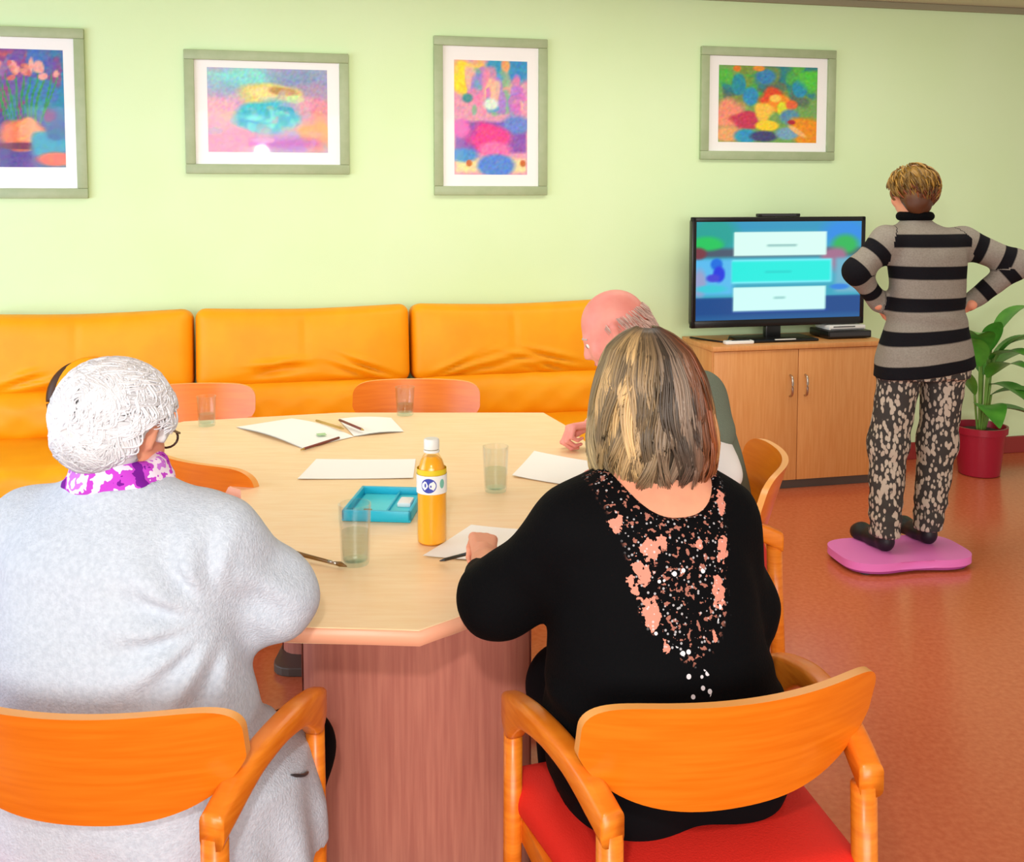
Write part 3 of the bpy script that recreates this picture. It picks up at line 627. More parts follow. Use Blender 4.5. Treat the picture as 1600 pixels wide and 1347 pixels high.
b_ = empty('paintbrush', (-.43, 2.21, TZ+.009)); tag(b_, 'brown paintbrush lying between white-haired woman and the tall glass', 'brush')
rod('handle', [(-.115, .062, .010), (-.04, .02, .003), (.03, -.018, 0)], [.003, .005, .004], 'wooddark', b_, 8); rod('ferrule', [(.028, -.017, 0), (.048, -.028, 0)], .0045, 'steel', b_, 8); rod('bristles', [(.048, -.028, 0), (.056, -.032, 0), (.072, -.041, -.002)], [.0045, .006, .001], 'wooddark', b_, 8)

def tumbler(x, y, h, r, label, fill=.0, holds=None):
    e = empty('glass_tumbler', (x, y, TZ+.0005)); tag(e, label, 'glass', 'clear glasses on the table')
    part('glass_wall', MB().lathe([(r*.80, .0), (r*.86, .008), (r, h), (r-.0025, h), (r*.86-.0025, .010)], 28, cap=True), 'glass', e)
    if fill: part('water', MB().lathe([(r*.85-.004, .011), (r*.85+(r*.15)*fill-.004, h*fill)], 24), 'water', e)
    return e
tumbler(-.345, 2.205, .135, .036, 'tall clear glass in front of the turquoise tray', .55)
tumbler(-.045, 2.76, .125, .036, 'clear glass between juice bottle and the bald man\'s paper', .5)
tumbler(-1.075, 3.56, .105, .034, 'clear glass at the far left end of the table', .4)
tumbler(-.395, 3.735, .105, .036, 'clear glass at the middle of the far table edge', .4)
bt = empty('juice_bottle', (-.187, 2.345, TZ+.0005)); tag(bt, 'bottle of orange juice with white cap and blue emblem label', 'bottle')
bp = [(.030, 0), (.034, .004), (.035, .02), (.0345, .145), (.034, .17), (.026, .195), (.0165, .212), (.0155, .226)]
part('juice', MB().lathe([(r-.002, z+.001) for r, z in bp[:-2]]+[(.0145, .205)], 28), 'juice', bt)
part('shell', MB().lathe(bp, 28), 'bottle', bt)
part('neck_ring', MB().lathe([(.018, .214), (.019, .217), (.018, .220)], 24), 'whiteplastic', bt)
part('cap', MB().lathe([(.0175, .222), (.018, .224), (.018, .243), (.016, .246)], 24), 'whiteplastic', bt)
lb = part('label', MB().lathe([(.0356, .122), (.0356, .165)], 32, cap=False), 'label', bt)
def on_bottle(name, m, a0, zc, ra, rz, R, parent, rect=False):
    n = 20; V = [(R*math.sin(a0), -R*math.cos(a0), zc)]
    for k in range(n):
        t = 2*PI*k/n; ca, sa = math.cos(t), math.sin(t)
        if rect: s = 1/max(abs(ca), abs(sa)); ca, sa = ca*s, sa*s
        a = a0+ra*ca; V.append((R*math.sin(a), -R*math.cos(a), zc+rz*sa))
    return link(name, newmesh(name, V, [np.array([[0, 1+k, 1+(k+1) % n] for k in range(n)])], M[m], False), parent)
on_bottle('blue_emblem', 'labelblue', -.12, .143, .52, .017, .0359, lb)
on_bottle('emblem_letter', 'label', -.34, .144, .13, .009, .0361, lb); on_bottle('emblem_letter', 'labelblue', -.34, .144, .06, .005, .0363, lb)
on_bottle('emblem_letter', 'label', .02, .143, .12, .007, .0361, lb); on_bottle('emblem_letter', 'labelblue', .02, .142, .05, .003, .0363, lb)
on_bottle('green_mark', 'labelgreen', .80, .146, .18, .011, .0359, lb)
part('yellow_band', MB().lathe([(.0347, .1655), (.0345, .178)], 32, cap=False), 'labelyellow', bt)
ty_ = empty('paint_tray', (-.328, 2.60, TZ+.0005), math.radians(-5)); tag(ty_, 'flat turquoise plastic paint tray left of the juice bottle', 'tray')
w_, d_ = .175, .22
part('floor_panel', MB().box((0, 0, .004), (w_, d_, .008), .003), 'turquoise', ty_)
for c, sz in (((0, d_/2-.006, .014), (w_, .012, .028)), ((0, -d_/2+.006, .014), (w_, .012, .028)), ((w_/2-.005, 0, .014), (.010, d_, .028)), ((-w_/2+.005, 0, .014), (.010, d_, .028))):
    part('rim', MB().box(c, sz, .004), 'turquoise', ty_)
part('well_panel', MB().box((0, 0, .009), (w_-.03, d_-.03, .003), .001), 'turquoise2', ty_)
part('divider', MB().box((.02, 0, .013), (.005, d_-.03, .012), .001), 'turquoise', ty_)
part('paint_block', MB().box((.052, .01, .016), (.035, .055, .012), .003), 'label', ty_)
part('paint_block', MB().box((-.03, -.075, .015), (.022, .022, .010), .003), 'wooddark', ty_)

# ================================================================ plant and balance board
pt = empty('potted_plant', (2.605, 5.62, 0)); tag(pt, 'broad-leaved green plant in a dark red pot by the back wall', 'plant')
part('pot', MB().lathe([(.100, 0), (.108, .006), (.132, .235), (.142, .238), (.144, .275), (.132, .275), (.126, .24)], 32), 'pot', pt)
part('soil', MB().lathe([(.126, .238), (.10, .246), (.01, .25)], 20), 'soil', pt)
def leafmesh(Lg, W, droop, up, az, base):
    n, m = 14, 7
    def fn(u, v):
        t = u; w = W*np.sin(PI*np.clip(t*.97+.02, 0, 1))**.7*(1-.45*t); s = (v-.5)*2
        out = Lg*(t*math.cos(up)+.12*t*t); zz = Lg*(t*math.sin(up)-droop*t*t); lat = s*w
        zz = zz+.22*w*np.abs(s)**1.3
        x = base[0]+out*math.cos(az)-lat*math.sin(az); y = base[1]+out*math.sin(az)+lat*math.cos(az)
        return x, y, base[2]+zz
    V, Q, _, _ = grid(fn, n, m); N = len(V)
    return newmesh('leaf', np.concatenate([V, V-[0, 0, .0012]]), [Q, Q[:, ::-1]+N], M['leaf'])
LV = [(-158, .32, .075, 62, .35, .2), (-75, .36, .10, 50, .5, .30), (-15, .38, .10, 48, .55, .42), (20, .36, .09, 40, .5, .34), (-40, .44, .10, 66, .5, .36), (-100, .30, .10, 25, .6, .14), (-55, .28, .095, 15, .7, .26), (-130, .28, .075, 72, .35, .36), (5, .44, .085, 66, .5, .50), (-30, .36, .09, 30, .6, .20), (-80, .28, .08, 80, .35, .44), (60, .28, .08, 55, .5, .3), (-10, .32, .09, 10, .5, .12), (-120, .36, .09, 58, .5, .44), (-60, .34, .10, 40, .6, .40)]
for az, Lg, W, up, dr, zb in LV:
    a = math.radians(az); bx_, by_ = .05*math.cos(a), .05*math.sin(a)
    st = rod('stem', catmull([(bx_*.4, by_*.4, .24), (bx_*.7, by_*.7, .24+zb*.5), (bx_, by_, .25+zb)], 8), .006, 'stem', pt, 6)
    link('leaf', leafmesh(Lg, W, dr, math.radians(up), a, (bx_, by_, .25+zb)), pt)
bd = empty('balance_board', (1.642, 4.255, 0), math.radians(9)); tag(bd, 'pink balance board on the floor under the standing woman', 'board')
def bone(s, n=72):
    pts = []
    for k in range(n):
        t = 2*PI*k/n; ca, sa = math.cos(t), math.sin(t)
        x = .285*math.copysign(abs(ca)**.55, ca); y = .170*math.copysign(abs(sa)**.55, sa)
        y *= 1-.17*math.exp(-(x/.11)**2)
        pts.append((x*s, y*s))
    return pts
part('top_cover', MB().prism(bone(1), .020, .052, .010), 'board', bd, True)
part('underside', MB().prism(bone(.95), .008, .021), 'boarddark', bd, True)
for sx in (-1, 1):
    for sy in (-1, 1): part('foot', MB().lathe([(.022, 0), (.024, .010)], 14, (sx*.21, sy*.11, 0)), 'darkgrey', bd)

# ================================================================ people
def frame_of(yaw, pitch=0, roll=0):
    """rows = local axes right, forward, up; yaw ccw from +Y"""
    R = (Matrix.Rotation(yaw, 3, 'Z') @ Matrix.Rotation(pitch, 3, 'X') @ Matrix.Rotation(roll, 3, 'Y'))
    return np.array(R).T
def add_head(F, c, R, s=1.0, hw=1.0):
    c = np.array(c)
    def w(p): return c+s*(np.array(p)@R)
    def e(p, r, k=.02): F.ell(w(p), np.array(r)*s, R, k*s)
    def cn(a, b, ra, rb, k=.012): F.cone(w(a), w(b), ra*s, rb*s, k*s)
    e((0, -.012, .028), (.076*hw, .096, .088)); e((0, .030, -.030), (.060, .062, .082), .03); e((0, .058, -.088), (.030, .028, .026), .02)
    cn((0, .084, .012), (0, .104, -.026), .009, .013); cn((-.010, .092, -.030), (.010, .092, -.030), .009, .009)
    cn((-.035, .078, .020), (.035, .078, .020), .010, .010, .015)
    for sx in (-1, 1):
        e((sx*.036, .060, -.028), (.026, .026, .026), .02)
        cn((sx*.074*hw, -.004, -.022), (sx*.081*hw, -.014, .018), .009, .013, .006)
    cn((-.018, .086, -.056), (.018, .086, -.056), .007, .007, .012); cn((-.014, .084, -.067), (.014, .084, -.067), .008, .008, .012)
def face_parts(root, base, c, R, s=1.0, brow='hairgrey'):
    def w(p): return np.array(c)+s*(np.array(p)@R)-np.array(base)
    for sx in (-1, 1):
        e = part('eye', MB().lathe([(.0112*math.sin(PI*k/10)*s+1e-5, -.0112*s*math.cos(PI*k/10)) for k in range(11)], 14), 'eyewhite', root, True, loc=tuple(w((sx*.031, .078, .002))))
        p = part('iris', MB().lathe([(.0055*s, -.0004), (.0052*s, .0006), (.003*s, .0012)], 12), 'iris', e, True); d = np.array((0, 1, -.12))@R; p.location = tuple(d*.0109*s); p.rotation_euler = Vector(d).to_track_quat('Z', 'Y').to_euler()
        rod('eyebrow', [w((sx*.016, .088, .020)), w((sx*.032, .087, .026)), w((sx*.050, .076, .020))], np.array([.0035, .004, .002])*s, brow, root, 6)
    rod('lips', [w((-.022, .089, -.060)), w((-.008, .094, -.058)), w((.008, .094, -.058)), w((.022, .089, -.060))], np.array([.002, .005, .005, .002])*s, 'lip', root, 8)
def hand(wr, fwd, palmn, side, curls=(30, 38, 30), thumb=35, s=1.0, spread=5, h=.0026):
    """wr wrist point, fwd direction of the fingers, palmn palm normal (where the palm faces), side +1/-1: thumb towards +/- (fwd x palmn)"""
    f = np.array(fwd, float); f /= np.linalg.norm(f); n = np.array(palmn, float); n -= f*(n@f); n /= np.linalg.norm(n); a = np.cross(f, n)*side
    wr = np.array(wr, float)
    def w(x, y, z): return wr+s*(x*a+y*f+z*n)
    pts = []
    L = [(.021, .046, .027, .021), (.007, .051, .031, .022), (-.007, .047, .029, .021), (-.021, .036, .022, .018)]
    segs = []
    for i, (x, l1, l2, l3) in enumerate(L):
        segs.append((w(x*.55, -.012, 0), w(x, .084-.004*abs(i-1), 0), .0125, .0108))
        p = np.array([x, .084-.004*abs(i-1), 0.]); ang = 0; sp = math.radians(spread*(1-i*.66)); ra = .0088-.0005*(i == 3)
        for l, cu in zip((l1, l2, l3), curls):
            ang += math.radians(cu+3*i); d = np.array([math.sin(sp)*math.cos(ang), math.cos(sp)*math.cos(ang), math.sin(ang)]); q = p+d*l
            segs.append((w(*p), w(*q), ra, ra-.0011)); p = q; ra -= .0011
    t0, t1 = (.012, .018, .006), (.036, .048, .018); tt = math.radians(thumb)
    t2 = (t1[0]+.030*math.cos(tt)*.55, t1[1]+.030, t1[2]+.030*math.sin(tt)*.6); t3 = (t2[0]-.004, t2[1]+.022, t2[2]+.012)
    segs += [(w(*t0), w(*t1), .013, .0115), (w(*t1), w(*t2), .0112, .0098), (w(*t2), w(*t3), .0098, .0082)]
    segs.append((w(0, -.045, 0), w(0, .01, 0), .024, .019))
    P = np.array([q for sg in segs for q in sg[:2]]); F = Field(P.min(0)-.035, P.max(0)+.035, h)
    for k_, sg in enumerate(segs): F.cone(*sg, .0075 if k_ % 4 == 0 or k_ > 15 else .003)
    V, Q = F.mesh()
    return V, Q
def join_meshes(parts):
    V, Q, o = [], [], 0
    for v, q in parts: V.append(v); Q.append(q+o); o += len(v)
    return np.concatenate(V), np.concatenate(Q)
def person(F, hands, base, label, m='skin'):
    V, Q = join_meshes([F.mesh()]+hands); me = newmesh('person', V-np.array(base), [Q], M[m]); o = link('person', me, None, base); return tag(o, label, 'person')
def cloth(name, F, m, root, base):
    V, Q = F.mesh(); me = newmesh(name, V-np.array(base), [Q], M[m]); return link(name, me, root), V
def shoe(root, base, heel, yaw, m='shoe', L=.245):
    c, s_ = math.cos(yaw), math.sin(yaw); hx, hy = heel[0], heel[1]; z0 = heel[2]
    def w(x, y, z): return (hx+x*c-y*s_, hy+x*s_+y*c, z0+z)
    P = np.array([w(x, y, z) for x in (-.07, .07) for y in (-.07, L) for z in (0, .1)]); F = Field(P.min(0)-.02, P.max(0)+.02, .005)
    F.cone(w(0, 0, .032), w(0, .07, .034), .036, .033); F.cone(w(0, .07, .03), w(0, .165, .022), .036, .040, .03); F.cone(w(0, .165, .022), w(0, .195, .018), .040, .032, .03); F.cone(w(0, -.005, .05), w(0, -.005, .085), .034, .036, .02)
    F.cut(lambda x, y, z: (z0+.001)-z+0*x+0*y); F.cut(lambda x, y, z: z-(z0+.088)+0*x+0*y)
    V, Q = F.mesh(); return link('shoe', newmesh('shoe', V-np.array(base), [Q], M[m]), root)
def strands(name, P, R, cols, m, root, base, n=4, kind=None, dark_root=0):
    V, f, si = tubes(P, R, n); me = newmesh(name, V-np.array(base), f, M[m]); K = np.shape(P)[1]; tt = np.tile(np.repeat(np.linspace(0, 1, K), n), len(P))
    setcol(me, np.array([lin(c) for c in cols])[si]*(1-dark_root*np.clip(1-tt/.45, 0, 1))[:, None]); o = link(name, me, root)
    if kind: o['kind'] = kind
    return o
def smooth_interp(st):
    st = np.array(sorted(st), float); zz = np.linspace(st[0, 0], st[-1, 0], 240); ker = np.hanning(17); ker /= ker.sum()
    C = [np.convolve(np.pad(np.interp(zz, st[:, 0], st[:, i]), 8, mode='edge'), ker, 'valid') for i in (1, 2, 3, 4)]
    return lambda z: [np.interp(z, zz, c) for c in C]

# ---------------------------------------------------------------- woman in black (right foreground)
def woman_black():
    base = (.29, 1.70, 0); yaw = math.radians(16); r = (math.cos(yaw), math.sin(yaw)); f = (-math.sin(yaw), math.cos(yaw))
    tor = [(1.105, .245, 1.775, .050, .050), (1.085, .243, 1.768, .075, .058), (1.06, .241, 1.76, .125, .075), (1.03, .242, 1.752, .152, .096), (.98, .242, 1.745, .170, .120), (.90, .243, 1.738, .180, .138), (.80, .247, 1.722, .186, .150), (.72, .255, 1.71, .203, .162), (.62, .275, 1.735, .222, .150), (.54, .285, 1.775, .228, .145), (.500, .29, 1.785, .215, .14)]
    Ls, Le, Lw = (.105, 1.712, .985), (-.024, 1.775, .836), (-.058, 2.040, .812)
    Rs, Re, Rw = (.366, 1.79, .968), (.418, 1.815, .80), (.26, 2.22, .80)
    hip = [(.21, 1.69, .545), (.385, 1.74, .545)]; knee = [(.115, 2.06, .535), (.42, 2.12, .535)]; ank = [(.13, 2.02, .10), (.43, 2.06, .10)]
    hc = (.243, 1.815, 1.187); HR = frame_of(math.radians(14), math.radians(-16))
    F = Field((-.2, 1.45, .0), (.6, 2.3, 1.36), .007)
    F.loft(tor, r, off=-.012); F.chain([Ls, Le, Lw], [.052, .042, .026]); F.chain([Rs, Re, Rw], [.052, .042, .026]); F.cone((.243, 1.775, 1.04), (.243, 1.80, 1.14), .054, .050, .04)
    for h_, k_, a_ in zip(hip, knee, ank): F.chain([h_, k_, a_], [.080, .055, .032])
    add_head(F, hc, HR)
    hands = [hand((-.058, 2.045, .820), (-.04, .98, .06), (-.20, -.10, -1), -1, (50, 62, 36), 40, 1.0), hand((.255, 2.225, .80), (-.6, .8, -.15), (-.1, -.1, -1), 1, (18, 22, 16), 30)]
    root = person(F, hands, base, 'seated woman in black top with pink beaded lace back and streaked shoulder-length blond hair')
    face_parts(root, base, hc, HR)
    # jumper
    F = Field((-.2, 1.42, .44), (.6, 2.3, 1.16), .0055)
    F.loft(tor, r); F.chain([(.15, 1.72, 1.008), Ls, Le, (-.056, 1.955, .806)], [.05, .060, .064, .038], .045); F.chain([(.325, 1.78, 1.005), Rs, Re, (.275, 2.19, .80)], [.05, .061, .058, .036], .045)
    F.disp(lambda x, y, z: .0022*wob(x, y, z, 38, 1)+.0032*np.sin(95*z+30*x+2*np.sin(20*x))*np.exp(-((z-.70)/.07)**2)*(.5+.5*np.sin(9*x+20*y)))
    def neck(x, y, z):
        s = (x-.258)*r[0]+(y-1.76)*r[1]; zn = 1.016+.075*(np.abs(s)/.105)**2.6+0*z
        return (z-np.where((y-1.75)*f[1]+(x-.24)*f[0] > .02, zn-.03, zn))*.7
    F.cut(neck)
    o, V = cloth('black_top', F, 'blacktop', root, base)
    s = (V[:, 0]-.283)*r[0]+(V[:, 1]-1.60)*r[1]; z = V[:, 2]; back = ((V[:, 0]-.24)*f[0]+(V[:, 1]-1.74)*f[1]) < .02
    hw = np.interp(z, [.80, .83, .87, .93, 1.0, 1.05, 1.09], [.0, .050, .078, .086, .098, .118, .13]); d = hw-np.abs(s)
    zn = 1.016+.075*(np.abs((V[:, 0]-.258)*r[0]+(V[:, 1]-1.76)*r[1])/.105)**2.6
    lace = np.clip(d/.012, 0, 1)*back
    fl = np.zeros(len(V))
    for (a, zc, ra, rz, t) in ((-.062, .885, .017, .030, .25), (.060, .905, .015, .028, -.2), (-.07, .945, .014, .026, .3), (-.052, .978, .018, .018, 0), (-.098, 1.015, .017, .012, .6), (.078, .965, .012, .026, -.3), (-.042, .835, .008, .014, .2), (.045, .840, .006, .012, 0), (-.085, .925, .008, .02, .3), (.098, 1.03, .01, .02, -.3), (-.03, .99, .01, .012, 0), (.035, .98, .008, .012, 0)):
        x_ = (s-a)*math.cos(t)+(z-zc)*math.sin(t); y_ = -(s-a)*math.sin(t)+(z-zc)*math.cos(t); fl = np.maximum(fl, np.clip(1.5-np.sqrt((x_/ra)**2+(y_/rz)**2), 0, 1))
    small = np.clip(1.4-np.sqrt((s/.024)**2+((z-.775)/.022)**2), 0, 1)*back*2.4
    bead = np.clip(1-np.abs(np.sqrt((s/.062)**2+((z-.885)/.062)**2)-1)/.16, 0, 1)*back+.6*np.clip(1-np.sqrt((s/.05)**2+((z-.96)/.05)**2), 0, 1)*back
    setfloat(o.data, 'lace', lace); setfloat(o.data, 'fl', fl*back); setfloat(o.data, 'bead', np.maximum(bead, small))
    # skirt / trousers
    F = Field((-.1, 1.45, .04), (.6, 2.26, .66), .008)
    F.loft([(.60, .28, 1.75, .205, .135), (.54, .29, 1.785, .215, .145), (.485, .29, 1.79, .205, .14)], r)
    for h_, k_, a_ in zip(hip, knee, ank): F.chain([h_, k_, (a_[0], a_[1], a_[2]+.04)], [.095, .075, .055], .05)
    cloth('trousers', F, 'leggrey', root, base)
    for a_ in ank: shoe(root, base, (a_[0], a_[1], .0), yaw)
    # hair: cap and strands
    st = [(1.318, .240, 1.800, .014, .016), (1.306, .240, 1.800, .040, .048), (1.28, .242, 1.802, .066, .086), (1.235, .244, 1.803, .084, .106), (1.18, .247, 1.801, .097, .113), (1.12, .249, 1.798, .108, .114), (1.085, .250, 1.795, .108, .106), (1.062, .250, 1.792, .098, .092), (1.045, .25, 1.79, .082, .08)]
    F = Field((.10, 1.62, 1.0), (.40, 1.98, 1.34), .006); F.loft(st, r, off=-.008)
    def face_open(x, y, z):
        q = np.stack(np.broadcast_arrays(x-hc[0], y-hc[1], z-hc[2]), -1)@HR.T
        return np.minimum(np.minimum(q[..., 1]-.052, .062-q[..., 2]), .078-np.abs(q[..., 0])+0*q[..., 0])
    F.disp(lambda x, y, z: .004*np.sin(13*np.arctan2(y-1.80, x-.245)+2*np.sin(9*z))*np.clip((1.30-z)/.1, 0, 1))
    F.cut(face_open)
    V, Q = F.mesh(); me = newmesh('hair', V-np.array(base), [Q], M['hairblond'])
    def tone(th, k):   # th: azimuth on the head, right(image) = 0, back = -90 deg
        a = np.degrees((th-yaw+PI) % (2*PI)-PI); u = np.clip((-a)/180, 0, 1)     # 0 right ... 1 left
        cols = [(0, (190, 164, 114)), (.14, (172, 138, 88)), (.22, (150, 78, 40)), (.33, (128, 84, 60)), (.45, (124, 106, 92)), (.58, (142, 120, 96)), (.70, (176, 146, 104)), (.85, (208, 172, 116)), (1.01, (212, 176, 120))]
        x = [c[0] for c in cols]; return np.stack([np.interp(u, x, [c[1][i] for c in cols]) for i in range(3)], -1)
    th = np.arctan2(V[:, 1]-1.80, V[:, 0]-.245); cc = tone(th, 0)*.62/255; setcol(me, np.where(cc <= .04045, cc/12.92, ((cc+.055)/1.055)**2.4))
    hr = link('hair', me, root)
    g = np.random.default_rng(5); I = smooth_interp(st); NL, K = 130, 22; t = np.linspace(0, 1, K); P = []; cols = []
    for l in range(NL):                                  # locks of strands that run together to a tip
        lt = yaw+g.uniform(-PI*1.22, PI*.22); lb = g.choice([1.040, 1.055, 1.08, 1.13, 1.18], p=[.38, .27, .15, .12, .08])+.010*math.sin(5*lt)+g.normal(0, .006)
        ph1, ph2 = g.uniform(0, 6.28, 2); am = g.uniform(.05, .13); lift = g.uniform(-.003, .007); curl = g.uniform(-.012, .016); kk = g.choice([.60, .76, .88, .96, 1.04], p=[.18, .22, .28, .2, .12]); bc = tone(np.array([lt]), 0)[0]
        for m_ in range(20):
            dt = g.normal(0, .085); db = g.normal(0, .007); do = g.uniform(-.003, .003)
            z = 1.317-(1.317-lb-db)*(t**1.2*.9+.1*t); cx, cy, a, b = I(z)
            A = lt+dt*(1-.70*t**1.5)+am*np.sin(ph1+7.5*t)*t+.03*np.sin(ph2+15*t)*t+.22*np.sin(ph2)*np.clip((t-.72)/.28, 0, 1)**2
            rr = lift*np.sin(PI*t)+do*(1-.6*t)+.0055*np.sin(ph2+9*t)*t+curl*np.clip((t-.8)/.2, 0, 1)**2
            lx, ly = (a+rr)*np.cos(A-yaw), (b+rr)*np.sin(A-yaw)
            P.append(np.stack([cx+lx*r[0]-ly*r[1], cy+lx*r[1]+ly*r[0], z], -1)); cols.append(tuple(np.clip(bc*kk*g.uniform(.85, 1.12), 12, 245)))
    P = np.array(P); q = (P-np.array(hc))@HR.T
    keep = ~((q[..., 1] > .056) & (q[..., 2] < .058) & (np.abs(q[..., 0]) < .075)).any(1)
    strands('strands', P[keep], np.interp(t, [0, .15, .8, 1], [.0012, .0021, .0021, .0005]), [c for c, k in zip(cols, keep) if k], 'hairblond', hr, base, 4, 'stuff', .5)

# ---------------------------------------------------------------- white-haired woman (left foreground)
def woman_white():
    base = (-.64, 1.70, 0); yaw = math.radians(-8); r = (math.cos(yaw), math.sin(yaw)); f = (-math.sin(yaw), math.cos(yaw))
    tor = [(1.085, -.684, 1.745, .055, .055), (1.066, -.682, 1.742, .080, .068), (1.035, -.680, 1.738, .112, .086), (1.0, -.678, 1.73, .165, .110), (.95, -.678, 1.722, .198, .138), (.85, -.674, 1.712, .202, .155), (.75, -.668, 1.70, .208, .165), (.65, -.652, 1.69, .222, .172), (.55, -.645, 1.695, .232, .180), (.485, -.642, 1.70, .230, .18)]
    Rs, Re, Rw = (-.515, 1.725, .958), (-.430, 1.795, .832), (-.51, 2.08, .790)
    Ls, Le, Lw = (-.850, 1.775, .955), (-.93, 1.86, .82), (-.78, 2.10, .790)
    hip = [(-.74, 1.72, .545), (-.55, 1.70, .545)]; knee = [(-.73, 2.04, .52), (-.430, 1.960, .455)]; ank = [(-.73, 2.00, .10), (-.46, 1.99, .10)]
    hc = (-.692, 1.772, 1.140); HR = frame_of(math.radians(-14), math.radians(-20), math.radians(3))
    F = Field((-1.05, 1.45, .0), (-.28, 2.3, 1.34), .007)
    F.loft(tor, r, off=-.014); F.chain([Rs, Re, Rw], [.050, .042, .026]); F.chain([Ls, Le, Lw], [.050, .042, .026]); F.cone((-.682, 1.742, 1.03), (-.688, 1.765, 1.11), .055, .052, .04)
    for h_, k_, a_ in zip(hip, knee, ank): F.chain([h_, k_, a_], [.080, .055, .032])
    add_head(F, hc, HR, .95)
    hands = [hand((-.502, 2.088, .792), (-.25, .95, -.10), (0, -.15, -1), -1, (30, 42, 30), 40), hand((-.775, 2.105, .792), (.35, .95, -.10), (0, -.15, -1), 1, (16, 20, 14), 30)]
    root = person(F, hands, base, 'seated white-haired woman in pale grey knit top and purple scarf, seen from behind')
    face_parts(root, base, hc, HR, .95)
    F = Field((-1.08, 1.42, .38), (-.26, 2.3, 1.16), .0058)
    F.loft(tor, r); F.loft([(.62, -.645, 1.71, .228, .185), (.565, -.634, 1.74, .276, .208), (.46, -.632, 1.75, .292, .22), (.385, -.632, 1.75, .296, .22)], r, .05)
    F.chain([(-.580, 1.73, .985), Rs, Re, (-.492, 2.055, .794)], [.055, .070, .071, .045], .05); F.chain([(-.780, 1.76, .985), Ls, Le, (-.79, 2.07, .794)], [.055, .070, .068, .045], .05)
    def folds(x, y, z):
        px, pz = x+.478, z-.865                                   # creases fan out from the right armpit
        rr = np.sqrt(px**2+pz**2); an = np.arctan2(pz, px)
        fan = np.sin(11*an+14*rr)*np.exp(-((rr-.10)/.055)**2)*.0075*np.clip((.03-px)/.05, 0, 1)*np.clip((rr-.03)/.05, 0, 1)
        arm = .006*np.sin(75*(z+.6*x+.35*y))*np.exp(-((x+.415)/.05)**2)*np.exp(-((z-.86)/.07)**2)
        low = .004*np.sin(60*x+18*z)*np.exp(-((x+.47)/.06)**2)*np.exp(-((z-.72)/.12)**2)
        skirt = .006*np.sin(34*x+46*y+8*z)*np.clip((.56-z)/.1, 0, 1)
        return fan+arm+low+skirt+.0025*wob(x, y, z, 26, 2)
    F.disp(folds)
    F.cut(lambda x, y, z: np.minimum(z-1.060, .085-np.sqrt((x+.684)**2+(y-1.75)**2)))
    o, V = cloth('grey_top', F, 'greyknit', root, base)
    pp = []
    for yy in np.linspace(1.655, 1.722, 9):              # curved pocket edge on the right hip
        zz = .579-.033*(yy-1.655)/.067; m_ = (np.abs(V[:, 1]-yy) < .008) & (np.abs(V[:, 2]-zz) < .008)
        if m_.any(): k_ = np.argmax(np.where(m_, V[:, 0], -9)); pp.append(V[k_]+np.array((.001, -.001, 0))-np.array(base))
    if len(pp) > 3:
        pp = np.array(pp); pp[:, 0] = np.polyval(np.polyfit(pp[:, 1], pp[:, 0], 2), pp[:, 1])+.001; pp[:, 2] = .579-.033*(pp[:, 1]+1.70-1.655)/.067-.004*np.sin(PI*(pp[:, 1]-pp[0, 1])/(pp[-1, 1]-pp[0, 1])); rod('pocket_edge', pp, [.001, .002, .003, .003, .003, .003, .003, .002, .001][:len(pp)], 'darkgrey', o, 6)
    F = Field((-1.0, 1.5, .04), (-.28, 2.2, .64), .008)
    for h_, k_, a_ in zip(hip, knee, ank): F.chain([h_, k_, (a_[0], a_[1], a_[2]+.04)], [.085, .068, .055], .05)
    F.loft([(.59, -.645, 1.70, .19, .14), (.50, -.645, 1.70, .19, .14)], r)
    cloth('trousers', F, 'leggrey', root, base)
    for a_ in ank: shoe(root, base, (a_[0], a_[1], 0), yaw)
    # scarf
    F = Field((-.85, 1.6, 1.0), (-.52, 1.9, 1.13), .005); n = 28; c0 = np.array((-.685, 1.752, 1.064))
    def ringpt(a, dz=0, k=1): return (c0[0]+.066*k*math.cos(a), c0[1]+.060*k*math.sin(a), c0[2]+dz+.005*math.sin(3*a)-.006*math.sin(a))
    for i in range(n):
        a, b = 2*PI*i/n, 2*PI*(i+1)/n
        F.cone(ringpt(a, -.010, 1.06), ringpt(b, -.010, 1.06), .020, .020, .012); F.cone(ringpt(a, .014, .97), ringpt(b, .014, .97), .016, .016, .010)
    F.disp(lambda x, y, z: .004*wob(x, y, z, 70, 3))
    cloth('scarf', F, 'scarf', root, base)
    # hair: cap and short curls
    hcc = np.array((-.692, 1.762, 1.166)); rad = np.array((.099, .110, .099))
    c2, r2 = np.array((0, -.040, -.045)), np.array((.072, .060, .055))
    F = Field(hcc-.16, hcc+.16, .005); F.ell(hcc, rad-.006, HR); F.ell(hcc+c2@HR, r2-.005, HR, .03)
    F.disp(lambda x, y, z: .0050*wob(x, y, z, 48, 0)+.002*wob(x, y, z, 100, 4))
    def face_open(x, y, z):
        q = np.stack(np.broadcast_arrays(x-hc[0], y-hc[1], z-hc[2]), -1)@HR.T
        ear = (np.sqrt(((q[..., 1]+.012)/.030)**2+((q[..., 2]+.012)/.036)**2)-1)*.03
        front = np.minimum(q[..., 1]-.040, .070-q[..., 2]); low = np.minimum(q[..., 1]+.010, -.012-q[..., 2])
        return np.maximum(np.maximum(front, low), np.where(np.abs(q[..., 0]) > .055, -ear, -1))
    F.cut(face_open)
    V, Q = F.mesh(); me = newmesh('hair', V-np.array(base), [Q], M['hairwhite']); tn = .70+.05*wob(V[:, 0], V[:, 1], V[:, 2], 48, 1)
